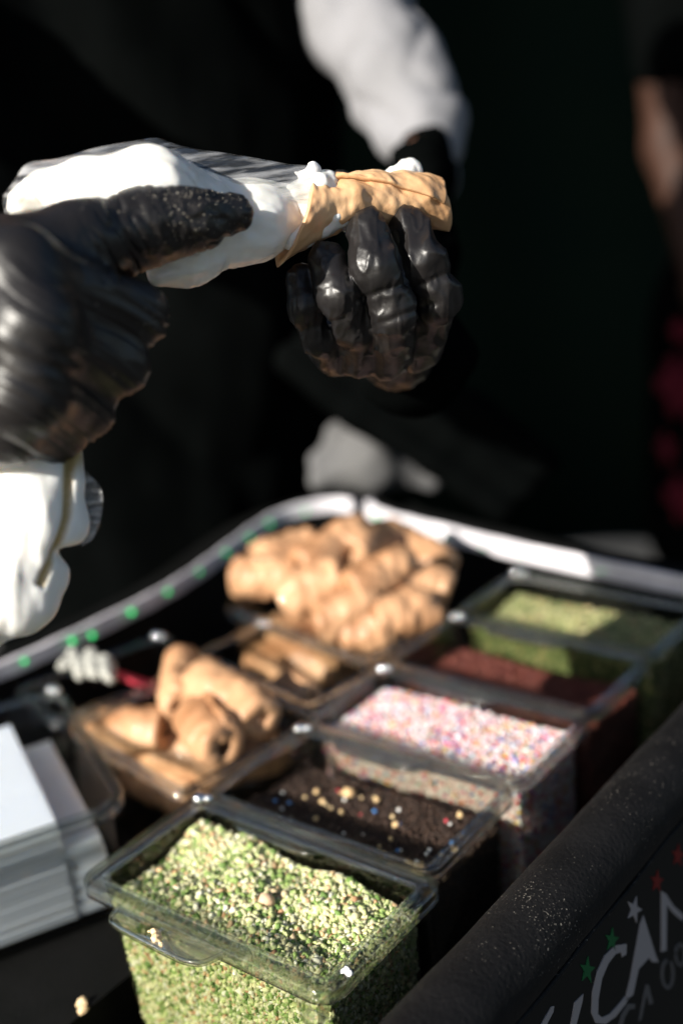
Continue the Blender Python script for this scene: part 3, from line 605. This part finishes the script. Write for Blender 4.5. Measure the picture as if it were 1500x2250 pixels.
# lower bin
g((392, 1450, .004), (402, 1560, .000), 'upright looking shell at the left of the lower bin', .95)
g((440, 1490, .008), (575, 1580, .004), 'shiny shell lying across the top of the lower bin')
g((420, 1560, .000), (500, 1650, -.004), 'shell in the front middle of the lower bin', 1.05)
g((500, 1580, .000), (600, 1560, -.004), 'shell at the right of the lower bin')
g((200, 1600, -.020), (370, 1610, -.012), 'shell at the lower left of the bin under its front rim', .95)
g((340, 1640, -.030), (500, 1680, -.030), 'shell low in the front of the lower bin')
g((300, 1690, -.050), (430, 1760, -.050), 'shell on the bottom of the lower bin seen through its wall')
g((480, 1700, -.050), (620, 1640, -.050), 'shell on the bottom of the lower bin by the cookie crumbs')
# ------------------------------------------------------------------ held shell
A = P(640, 486, .478); B = P(978, 440, .505)
exh = (B - A) / np.linalg.norm(B - A); V, F = shell_mesh(.074, .0100, 3, flare=.1, nu=130, nv=100, lump=.15, th=.0021)
V = np.array(V); roll = 2.35; L = np.linalg.norm(B - A)
ey = np.cross(fwd, exh); ey /= np.linalg.norm(ey); ez = np.cross(exh, ey)
y2 = ey * math.cos(roll) + ez * math.sin(roll); z2 = -ey * math.sin(roll) + ez * math.cos(roll)
tt = V[:, 0] / .074 + .5; tw = (V[:, 0]) * 26; V[:, 1], V[:, 2] = V[:, 1] * np.cos(tw) - V[:, 2] * np.sin(tw), V[:, 1] * np.sin(tw) + V[:, 2] * np.cos(tw)
V[:, 1:] *= (1.02 + .42 * np.clip(1 - tt / .42, 0, 1) ** 1.3 - .12 * np.clip((tt - .75) / .25, 0, 1) ** 2)[:, None]
lift = (V[:, 1] * (y2 @ UP) + V[:, 2] * (z2 @ UP)); V[:, 0] += lift * .55 * np.clip(1 - tt / .5, 0, 1)
bend = (4 * tt * (1 - tt)) * .0045
Wv = (A + B) / 2 + V[:, :1] * exh * (L / .074) + V[:, 1:2] * y2 + V[:, 2:] * z2 + UP * (bend - .002)[:, None]
o = mesh('pastry_shell', Wv, F, M_SHELL); tag(o, 'tan fried pastry shell held up and being filled from the piping bag', 'pastry shell')
pr = [(P(660, 460, .480), P(705, 425, .482), .0115, .0085), (P(690, 415, .478), P(735, 425, .484), .007, .006), (P(645, 520, .476), P(700, 480, .482), .006, .008), (P(700, 470, .480), P(900, 430, .5), .0095, .0085),
      (P(880, 400, .505), P(896, 384, .506), .008, .0062)]
V, F = sdf_mesh(pr, .0009, .003); V = V + vnorm(V, F) * (fbm(V * 160, 4)[:, None] * .0011); o = mesh('cream_filling', V, F, M_CREAM); tag(o, 'white cream filling inside the held shell, bulging at its far end', 'cream')
# ------------------------------------------------------------------ piping bag
def pxof(V):
    q = V - CAM; z = q @ fwd; return 750 + q @ RT / z * FPX, 1125 - q @ UP / z * FPX, z
bag = empty('piping_bag', P(100, 420, .42)); tag(bag, 'clear piping bag full of white cream squeezed in the gloved fist', 'piping bag')
def R_(px, d): return px * d / FPX
def rc(a, b, k=None):
    (x, y, d, r), (x2, y2, d2, r2) = a, b; t = (P(x, y, d), P(x2, y2, d2), R_(r, d), R_(r2, d2)); return t + (k,) if k else t
pr = [rc((95, 425, 0.4430, 42), (190, 430, 0.4380, 72)), rc((190, 430, 0.4380, 72), (330, 430, 0.4430, 100)), rc((330, 430, 0.4430, 100), (430, 470, 0.4580, 92)),
      rc((430, 480, 0.4630, 92), (560, 480, 0.4730, 78)), rc((560, 480, 0.4730, 78), (665, 470, 0.4860, 62)), rc((400, 560, 0.4580, 62), (560, 510, 0.4700, 60)), rc((352, 600, 0.4530, 30), (420, 570, 0.4580, 58)),
      rc((60, 440, 0.4380, 30), (100, 430, 0.4380, 40)), rc((45, 450, 0.4380, 22), (36, 460, 0.4380, 14)), rc((120, 420, 0.4430, 45), (330, 395, 0.4480, 62))]
V, F = sdf_mesh(pr, .0012, .006); N_ = vnorm(V, F)
q = np.stack([(V - CAM) @ RT * 55, (V - CAM) @ UP * 240, (V - CAM) @ fwd * 240], 1); V = V + N_ * (fbm(q, 12, 2)[:, None] * .0007)
X, Y, Zd = pxof(V); cm = np.clip((X - 360) / 60, 0, 1) * np.clip((Y - 530) / 30, 0, 1) * np.clip((560 - X) / 40, 0, 1); V = V - N_ * (cm * np.clip(1 - 2 * np.abs(vnoise(np.stack([(X + (Y - 560) * .35) / 17, Y / 120, Zd * 4], 1), 23)), 0, 1) ** 3 * .0006)[:, None]
mesh('cream', V, F, M_CREAM, bag)
# tail hanging below the fist
pr = [rc((60, 1020, 0.4250, 90), (60, 1150, 0.4250, 112)), rc((60, 1150, 0.4250, 112), (30, 1300, 0.4250, 100)), rc((130, 1070, 0.4250, 52), (135, 1150, 0.4250, 60)), rc((0, 1250, 0.4250, 110), (-60, 1350, 0.4250, 95)), rc((110, 1270, 0.4250, 34), (70, 1330, 0.4250, 30)), rc((150, 1000, 0.4300, 30), (160, 1060, 0.4250, 26)), rc((-60, 1000, 0.4350, 100), (-60, 1300, 0.4350, 120))]
V, F = sdf_mesh(pr, .0013, .004); N_ = vnorm(V, F); X = (V - CAM) @ RT / ((V - CAM) @ fwd) * FPX + 750; Y = 1125 - (V - CAM) @ UP / ((V - CAM) @ fwd) * FPX
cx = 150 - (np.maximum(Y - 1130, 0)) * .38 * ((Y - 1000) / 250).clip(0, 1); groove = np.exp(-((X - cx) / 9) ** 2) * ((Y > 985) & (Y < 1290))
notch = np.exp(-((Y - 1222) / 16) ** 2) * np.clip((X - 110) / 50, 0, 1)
V = V - N_ * (groove * .0025 + notch * .006)[:, None] + N_ * (fbm(np.stack([X * .03, Y * .012, X * 0], 1), 6, 2)[:, None] * .0007)
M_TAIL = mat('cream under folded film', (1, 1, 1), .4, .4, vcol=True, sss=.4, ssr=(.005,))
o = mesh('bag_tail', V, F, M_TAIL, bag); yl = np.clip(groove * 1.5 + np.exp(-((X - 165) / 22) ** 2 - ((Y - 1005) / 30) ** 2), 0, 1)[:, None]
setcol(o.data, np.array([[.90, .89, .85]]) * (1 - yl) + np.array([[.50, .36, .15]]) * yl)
def film(name, up_, lo_, dfun, par, th=.0003, m=M_FILM, wav=.0012, seed=1, nv=14):
    up_ = smooth_path([(*p, 0) for p in up_], 10)[:, :2]; lo_ = smooth_path([(*p, 0) for p in lo_], 10)[:, :2]
    n = 90; iu = np.linspace(0, len(up_) - 1, n); il = np.linspace(0, len(lo_) - 1, n)
    f2 = lambda a, i: np.stack([np.interp(i, np.arange(len(a)), a[:, 0]), np.interp(i, np.arange(len(a)), a[:, 1])], 1)
    a, b = f2(up_, iu), f2(lo_, il); V = []
    for j in range(nv):
        t = j / (nv - 1)
        for i in range(n):
            x, y = a[i] * (1 - t) + b[i] * t; w = float(vnoise(np.array([x * .012, y * .09, seed]), seed)) + .4 * float(vnoise(np.array([x * .05, y * .2, seed]), seed + 2))
            V.append(P(x, y, dfun(x, t) + wav * w))
    F = [(j * n + i, j * n + i + 1, (j + 1) * n + i + 1, (j + 1) * n + i) for j in range(nv - 1) for i in range(n - 1)]
    o = mesh(name, V, F, m, par); s = o.modifiers.new('s', 'SOLIDIFY'); s.thickness = th; return o
film('film', [(8, 432), (34, 396), (62, 360), (130, 349), (215, 325), (300, 310), (345, 304), (385, 318), (440, 330), (500, 338), (570, 350), (640, 362), (697, 365)],
     [(12, 470), (40, 455), (70, 425), (140, 405), (215, 385), (300, 372), (350, 372), (400, 392), (450, 410), (510, 425), (570, 436), (640, 440), (676, 440)], lambda x, t: .432 + .046 * max(x, 0) / 690 - .003 * math.sin(t * 3.14) - .008 * t, bag)
M_TORN = mat('torn white film end', (.82, .80, .80), .5, .4)
pr = [rc((662, 396, .474, 9), (690, 372, .476, 6)), rc((664, 400, .474, 9), (656, 428, .474, 10)), rc((688, 372, .476, 8), (676, 440, .476, 10)), rc((668, 440, .474, 12), (690, 430, .476, 12)), rc((650, 380, .474, 6), (695, 368, .476, 6))]
V, F = sdf_mesh(pr, .0009, .002); V = V + vnorm(V, F) * fbm(V * 200, 2)[:, None] * .0012; mesh('bag_tip', V, F, M_TORN, bag)
film('tail_film', [(190, 1035), (224, 1078), (222, 1140), (205, 1185)], [(165, 1060), (180, 1100), (185, 1150), (180, 1200)], lambda x, t: .427, bag, seed=5)
# ------------------------------------------------------------------ hands
def rh(a, b): return rc((a[0], a[1], a[2] + DH, a[3]), (b[0], b[1], b[2] + DH, b[3]))
DH = .030
H1 = [  # thumb
    rh((40, 590, .372, 118), (170, 540, .385, 88)), rh((170, 530, .385, 84), (330, 492, .402, 76)), rh((330, 492, .400, 78), (420, 484, .406, 66)), rh((420, 484, .406, 66), (512, 470, .414, 47)), rh((280, 560, .402, 46), (350, 545, .408, 30)),
    # knuckles and back of the hand
    rh((35, 590, .352, 100), (75, 730, .346, 95)), rh((75, 730, .346, 95), (60, 860, .350, 92)), rh((60, 860, .350, 92), (20, 955, .362, 66)),
    rh((-20, 640, .37, 150), (-60, 880, .375, 150)), rh((-60, 760, .38, 190), (-330, 800, .40, 190)), rh((100, 650, .385, 130), (90, 850, .385, 120)),
    # index, middle, ring, little: near joint to middle joint
    rh((60, 600, .352, 80), (300, 690, .388, 64)) , rh((60, 735, .348, 76), (262, 800, .386, 62)), rh((60, 860, .350, 72), (190, 900, .388, 58)), rh((20, 950, .362, 62), (125, 968, .390, 40)),
    # finger ends folded in behind, towards the palm
    rh((300, 690, .388, 62), (265, 705, .425, 56)), rh((265, 705, .425, 56), (150, 720, .432, 50)), rh((252, 805, .386, 58), (220, 815, .425, 54)), rh((220, 815, .425, 54), (110, 820, .432, 48)),
    rh((185, 905, .388, 54), (160, 905, .422, 50)), rh((160, 905, .422, 50), (60, 900, .43, 46)), rh((120, 965, .390, 40), (100, 960, .42, 40)),
    rh((0, 990, .385, 34), (130, 985, .392, 16)), rh((90, 990, .39, 22), (176, 960, .394, 14))]
H1 = [tuple(p[:4]) for p in H1]
V, F = sdf_mesh(H1, .00078, .0065); N_ = vnorm(V, F); X, Y, Zd = pxof(V)
def ridge(n): return 1 - np.abs(n) * 2
# long taut wrinkles fanning from the knuckles towards the finger joints
th_ = math.radians(38); s_ = X * math.cos(th_) + Y * math.sin(th_); t_ = -X * math.sin(th_) + Y * math.cos(th_) + 20 * np.sin(s_ / 90)
mask = np.clip((X + 60) / 120, 0, 1) * np.clip((Y - 540) / 90, 0, 1) * np.clip((420 - X) / 60, 0, 1)
w1 = np.clip(ridge(vnoise(np.stack([s_ / 230, t_ / 30, Zd * 8], 1), 3)), 0, 1) ** 3; w2 = np.clip(ridge(vnoise(np.stack([s_ / 210, t_ / 15, Zd * 6], 1), 5)), 0, 1) ** 2
V = V + N_ * (mask * (w1 * .0005 + w2 * .0005 - np.abs(vnoise(np.stack([s_ / 240, t_ / 19, Zd * 6], 1), 93)) * .0015))[:, None]
# creases across the thumb joint and rumpled thumb tip
m2 = np.exp(-((X - 270) / 75) ** 2) * (Y < 620); th_ = math.radians(62); s2 = X * math.cos(th_) + Y * math.sin(th_); t2 = -X * math.sin(th_) + Y * math.cos(th_)
w3 = np.clip(ridge(vnoise(np.stack([s2 / 120, t2 / 20, Zd * 10], 1), 8)), 0, 1) ** 3; V = V - N_ * (m2 * w3 * .0014)[:, None]
m3 = np.clip((X - 300) / 80, 0, 1) * (Y < 640); V = V + N_ * (m3 * (fbm(np.stack([X / 38, Y / 30, Zd * 60], 1), 15, 3) * .0004 - np.abs(vnoise(np.stack([X / 26, Y / 24, Zd * 40], 1), 91)) * .0011 - np.clip(ridge(vnoise(np.stack([X / 40, Y / 26, Zd * 30], 1), 31)), 0, 1) ** 5 * .0007))[:, None]
glove1_mesh = (V, F)
H2 = [ # fingertip .. joints
    rc((806, 500, .478, 43), (824, 590, .471, 48)), rc((824, 590, .471, 48), (866, 690, .480, 50)), rc((866, 690, .480, 50), (850, 780, .515, 52)),
    rc((900, 494, .490, 42), (930, 570, .481, 47)), rc((930, 570, .481, 47), (962, 655, .490, 49)), rc((962, 655, .490, 49), (915, 760, .525, 54)),
    rc((718, 572, .478, 39), (742, 650, .474, 42)), rc((742, 650, .474, 42), (776, 722, .486, 43)), rc((776, 722, .488, 38), (790, 780, .512, 46)),
    rc((663, 612, .484, 31), (668, 675, .482, 34)), rc((668, 675, .482, 34), (700, 745, .494, 34)), rc((700, 745, .494, 36), (735, 780, .515, 44)),
    rc((740, 765, .532, 60), (890, 730, .548, 80), .006), rc((820, 700, .556, 90), (880, 760, .565, 80), .006), rc((740, 740, .535, 60), (850, 640, .552, 66), .006), rc((860, 640, .552, 62), (940, 640, .548, 44), .006), rc((860, 780, .565, 70), (890, 800, .60, 60), .006), rc((890, 800, .60, 60), (960, 810, .66, 56), .006),
    rc((900, 660, .555, 50), (850, 540, .545, 38)), rc((850, 540, .545, 38), (790, 450, .530, 33)), rc((790, 450, .530, 33), (752, 404, .518, 26))]
V, F = sdf_mesh(H2, .0008, .0030); V = relax(V, F, 3); N_ = vnorm(V, F); X, Y, Zd = pxof(V)
q = np.stack([X / 34, Y / 40, Zd * 60], 1); w = np.clip(ridge(vnoise(q, 41)), 0, 1) ** 4; w_ = np.clip(ridge(vnoise(q * 1.8 + 5, 43)), 0, 1) ** 4
V = V - N_ * (np.abs(vnoise(q * np.array([.85, .6, .8]) + 7, 83)) * .0021 + np.abs(vnoise(q * np.array([1.9, 1.2, 1.]) + 2, 87)) * .0006)[:, None]; V = V + N_ * (fbm(q * .8, 51, 2) * .0003 + .0011 - w * .0001 + np.clip(ridge(vnoise(q * np.array([2.0, .9, 1]) + 3, 47)), 0, 1) ** 4 * .0006)[:, None]
for (y0, x0, x1, amp) in ((640, 780, 900, .003), (615, 900, 1000, .002), (690, 820, 960, .0028), (630, 690, 770, .002), (715, 660, 760, .002)):
    V = V - N_ * (amp * .32 * np.exp(-((Y - y0 + (X - (x0 + x1) / 2) * .35) / 8) ** 2) * ((X > x0) & (X < x1)))[:, None]
glove2_mesh = (V, F)
# ------------------------------------------------------------------ the vendor
person = empty('person', (-.17, 1.08, 0)); tag(person, 'vendor in black clothes with a white sleeve and black gloves filling a pastry shell', 'person')
def slim(prs, d): return [(p[0], p[1], max(p[2] - d, .0035), max(p[3] - d, .0035), .003) for p in prs]
sL, eL_, wL = np.array([.02, 1.08, 1.40]), P(935, 330, .87), P(900, 790, .60)
sR, eR_, wR = np.array([-.38, 1.05, 1.42]), np.array([-.50, .62, 1.42]), P(-330, 790, .43)
BX = -.18
torso = [((BX, 1.12, .75), (BX, 1.12, 1.0), .15, .145), ((BX - .07, 1.10, .95), (BX - .09, 1.10, 1.32), .10, .12), ((BX + .07, 1.10, .95), (BX + .08, 1.10, 1.32), .10, .12),
         ((BX - .12, 1.10, 1.38), (BX + .12, 1.10, 1.38), .085, .085), (tuple(sR), (BX, 1.11, 1.41), .062, .08), (tuple(sL), (BX, 1.11, 1.41), .062, .08), ((BX, 1.12, 1.42), (BX, 1.10, 1.56), .058, .052)]
torso = [(np.array(a), np.array(b), r1, r2) for a, b, r1, r2 in torso]
def head(c, face, s=1.):
    """c: centre of the skull; face: unit vector the face looks along."""
    c = np.array(c); f = np.array(face, float); f /= np.linalg.norm(f); rt = np.cross(f, ZU); rt /= np.linalg.norm(rt)
    return [(c, c + f * .02 * s, .078 * s, .074 * s), (c + f * .035 * s - ZU * .05 * s, c + f * .055 * s - ZU * .09 * s, .05 * s, .032 * s), (c + f * .088 * s - ZU * .005 * s, c + f * .108 * s - ZU * .038 * s, .010 * s, .013 * s),
            (c + f * .085 * s - ZU * .068 * s + rt * .014 * s, c + f * .085 * s - ZU * .068 * s - rt * .014 * s, .009 * s, .009 * s),
            (c + rt * .08 * s - ZU * .01, c + rt * .084 * s - ZU * .04 * s, .014 * s, .010 * s), (c - rt * .08 * s - ZU * .01, c - rt * .084 * s - ZU * .04 * s, .014 * s, .010 * s)]
hd = head((BX, 1.08, 1.68), (.25, -1, -.45))
arms = [(sL, P(775, 20, .95), .038, .028), (P(775, 20, .95), P(865, 170, .90), .028, .024), (P(865, 170, .90), P(930, 300, .875), .024, .016), (P(930, 300, .875), wL, .016, .011), (wL, P(900, 790, .57), .011, .008), (sR, eR_, .052, .042), (eR_, wR, .036, .020), (P(-330, 790, .43), P(-100, 780, .42), .018, .014)]
V, F = sdf_mesh(torso + hd + arms + slim(H1, .0090) + slim(H2, .0065), .0058, .012, pad=.03); V = relax(V, F, 1); mesh('body', V, F, M_SKIN, person)
def eyes(c, f, par):
    c = np.array(c); f = np.array(f, float); f /= np.linalg.norm(f); rt = np.cross(f, ZU); rt /= np.linalg.norm(rt)
    for s in (-1, 1):
        V = [tuple(c + f * .082 + rt * s * .031 - ZU * .002 + v * .0125) for v in ICV]; mesh('eye', V, ICF, M_WHITE, par)
eyes((BX, 1.08, 1.68), (.25, -1, -.45), person)
def hair(c, f, par, m):
    c = np.array(c); f = np.array(f, float); f /= np.linalg.norm(f); V, F = sdf_mesh([(c - f * .028 + ZU * .026, c - f * .034 + ZU * .02, .078, .078), (c - f * .05, c - f * .04 - ZU * .05, .05, .045)], .004, .02); V = V + vnorm(V, F) * fbm(V * 60, 4)[:, None] * .004; mesh('hair', V, F, m, par)
hair((BX, 1.08, 1.68), (.25, -1, -.45), person, M_CLOTH)
# gloves
mesh('glove', *glove1_mesh, M_GLOVE, person)['label'] = 'black wrinkled glove of the fist squeezing the piping bag'
mesh('glove', *glove2_mesh, M_GLOVE, person)['label'] = 'black crumpled glove holding the pastry shell from below'
# black apron and shirt
tor = [(a, b, r1 + .028, r2 + .028) for a, b, r1, r2 in torso[:-1]]
V, F = sdf_mesh(tor, .007, .03, pad=.04); N_ = vnorm(V, F); V = V + N_ * (fbm(V * np.array([14, 14, 5]), 61, 3)[:, None] * .010 - (np.clip(ridge(vnoise(V * np.array([9, 9, 4]) + V[:, 2:3] * np.array([6, 0, 0]), 65)), 0, 1) ** 3)[:, None] * .012)
mesh('black_shirt', V, F, M_CLOTH, person)
def sleeve(nm, prims, m, seed, lab=None, amp=.007):
    V, F = sdf_mesh(prims, .005, .02, pad=.03); N_ = vnorm(V, F); V = V + N_ * (fbm(V * 22, seed, 3)[:, None] * amp - (np.clip(ridge(vnoise(V * np.array([18, 18, 26]), seed + 3)), 0, 1) ** 3)[:, None] * amp * .9)
    o = mesh(nm, V, F, m, person)
    if lab: o['label'] = lab
    return o
sleeve('sleeve', [(P(770, -330, .98), P(775, 20, .95), .058, .043), (P(775, 20, .95), P(865, 170, .90), .043, .038), (P(865, 170, .90), P(928, 285, .875), .038, .029), (P(928, 285, .875), P(958, 390, .86), .028, .020)], M_WHITE, 71, 'white sleeve bunched at the elbow', .005)
sleeve('sleeve', [(sR, eR_, .060, .044), (eR_, eR_ * .5 + P(-330, 790, .43) * .5, .042, .034)], M_WHITE, 75, 'white sleeve of the arm behind the fist')
sleeve('shade_cover', [(P(935, 300, .878), wL, .024, .023), (wL, P(905, 795, .60), .020, .020)], M_CLOTH, 81, 'black cover added over the forearm in place of shade')  # added cover; its black stands in for shade on the bare forearm
# white shirt tail showing between apron and strap
pts = [(700, 1010), (735, 950), (770, 930), (812, 893), (850, 930), (900, 985), (948, 1046), (945, 1056), (820, 1062), (698, 1058)]
pr = [(P(*p, 1.06), P(820, 1010, 1.05), .006, .020) for p in pts]; pr += [(P(pts[i][0], pts[i][1], 1.06), P(pts[(i + 1) % 10][0], pts[(i + 1) % 10][1], 1.06), .006, .006) for i in range(10)]
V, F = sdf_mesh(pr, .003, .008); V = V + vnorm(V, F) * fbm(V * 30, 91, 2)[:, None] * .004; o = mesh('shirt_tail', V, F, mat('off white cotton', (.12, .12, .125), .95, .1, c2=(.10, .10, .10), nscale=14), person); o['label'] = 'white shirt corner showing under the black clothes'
pts = [P(690, 740, 1.00), P(830, 850, 1.0), P(1000, 960, 1.0), P(1150, 1065, 1.0)]
pr = [(pts[i] + s, pts[i + 1] + s, .014, .014) for i in range(3) for s in (RT * .018 + UP * .02, RT * 0, -RT * .018 - UP * .02)]
V, F = sdf_mesh(pr, .004, .01); V = V + vnorm(V, F) * fbm(V * 20, 95, 2)[:, None] * .004; mesh('apron_strap', V, F, M_CLOTH, person)
# powder specks on the glove
k = 520; V, F = glove1_mesh; X, Y, Zd = pxof(V); N_ = vnorm(V, F); face = (N_ @ fwd) < -.15
wgt = face * (np.exp(-((X - 420) / 110) ** 2 - ((Y - 470) / 70) ** 2) + .9 * np.exp(-((X - 345) / 30) ** 2 - ((Y - 720) / 50) ** 2) + .18 * np.exp(-((X - 220) / 90) ** 2 - ((Y - 860) / 110) ** 2) + .5 * np.exp(-((Y - 425) / 14) ** 2) * (X > 180))
ii = rng.choice(len(V), k, p=wgt / wgt.sum()); pos = V[ii] + N_[ii] * .00005; sz = .00007 + .00019 * rng.random(k) ** 3
v, f, c = chunks(pos, sz, np.tile([[.50, .43, .33]], (k, 1)) * rng.uniform(.7, 1.1, (k, 1)), .2); o = bulk('sugar_dust', v, f, c, M_BITS); tag(o, 'fine pale sugar dust sprinkled over the glove and thumb', 'sugar dust', kind='stuff')
# ------------------------------------------------------------------ passer-by at the right edge
ax, ay = .705, 1.86
p2 = empty('person', (ax, ay, 0)); tag(p2, 'blurred passer-by with a bare arm and pink flowered skirt at the right edge', 'person')
fdir = (-.9, -.5, -.15); hc = (ax, ay, 1.62); hd = head(hc, fdir, 1.0)
el, wr = np.array([ax - .150, ay - .03, 1.10]), np.array([ax - .135, ay - .13, .90])
bd = [((ax, ay, 1.52), (ax, ay, 1.44), .05, .055), ((ax - .12, ay, 1.37), (ax + .14, ay, 1.37), .068, .068), ((ax, ay, 1.30), (ax, ay, .98), .13, .115), ((ax, ay, .98), (ax, ay, .86), .125, .15),
      ((ax - .07, ay, .84), (ax - .08, ay, .08), .075, .045), ((ax + .08, ay, .84), (ax + .09, ay, .08), .075, .045), ((ax - .15, ay, 1.36), tuple(el), .048, .040), (tuple(el), tuple(wr), .040, .028), (tuple(wr), (ax - .12, ay - .17, .82), .03, .022), ((ax + .17, ay, 1.36), (ax + .20, ay, .85), .046, .028),
      ((ax - .08, ay, .06), (ax - .10, ay - .12, .04), .04, .03), ((ax + .09, ay, .06), (ax + .08, ay - .12, .04), .04, .03)]
bd = [(np.array(a), np.array(b), r1, r2) for a, b, r1, r2 in bd]
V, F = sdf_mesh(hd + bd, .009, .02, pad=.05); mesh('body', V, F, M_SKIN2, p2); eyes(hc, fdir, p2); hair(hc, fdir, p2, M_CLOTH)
V, F = sdf_mesh([(a, b, r1 + .014, r2 + .014) for a, b, r1, r2 in (bd[1], bd[2])] + [(bd[6][0], bd[6][0] * .5 + el * .5, .062, .056)], .011, .03, pad=.05); V = V + vnorm(V, F) * fbm(V * 9, 8)[:, None] * .006; mesh('black_top', V, F, M_CLOTH, p2)
SR = .175
V, F = sdf_mesh([(np.array([ax, ay, .93]), np.array([ax, ay, .80]), .145, SR), (np.array([ax, ay, .80]), np.array([ax, ay, .50]), SR, SR + .02)], .011, .03, pad=.05); V = V + vnorm(V, F) * fbm(V * 9, 8)[:, None] * .004; sk = mesh('flowered_skirt', V, F, M_CLOTH, p2)
for (x, y, s) in [(1496, 728, .018), (1500, 850, .042), (1474, 985, .026), (1508, 1095, .036), (1560, 790, .03), (1575, 930, .035), (1570, 1050, .03)]:
    ray = P(x, y, 1) - CAM; c = None          # petals lie on the skirt where this line of sight meets it
    for d in np.linspace(1.4, 2.2, 400):
        q = CAM + ray * d
        if math.hypot(q[0] - ax, q[1] - ay) < SR + .004: c = q; break
    if c is None: continue
    nr = np.array([c[0] - ax, c[1] - ay, 0]); nr /= np.linalg.norm(nr); tr = np.cross(nr, ZU)
    pr = [(c, c + s * (tr * math.cos(a) + ZU * math.sin(a)) * .8, s * .38, s * .45) for a in np.linspace(0, 2 * math.pi, 6)[:5]]
    V, F = sdf_mesh(pr, .004, .008); mesh('flower', V, F, M_PINK, sk)
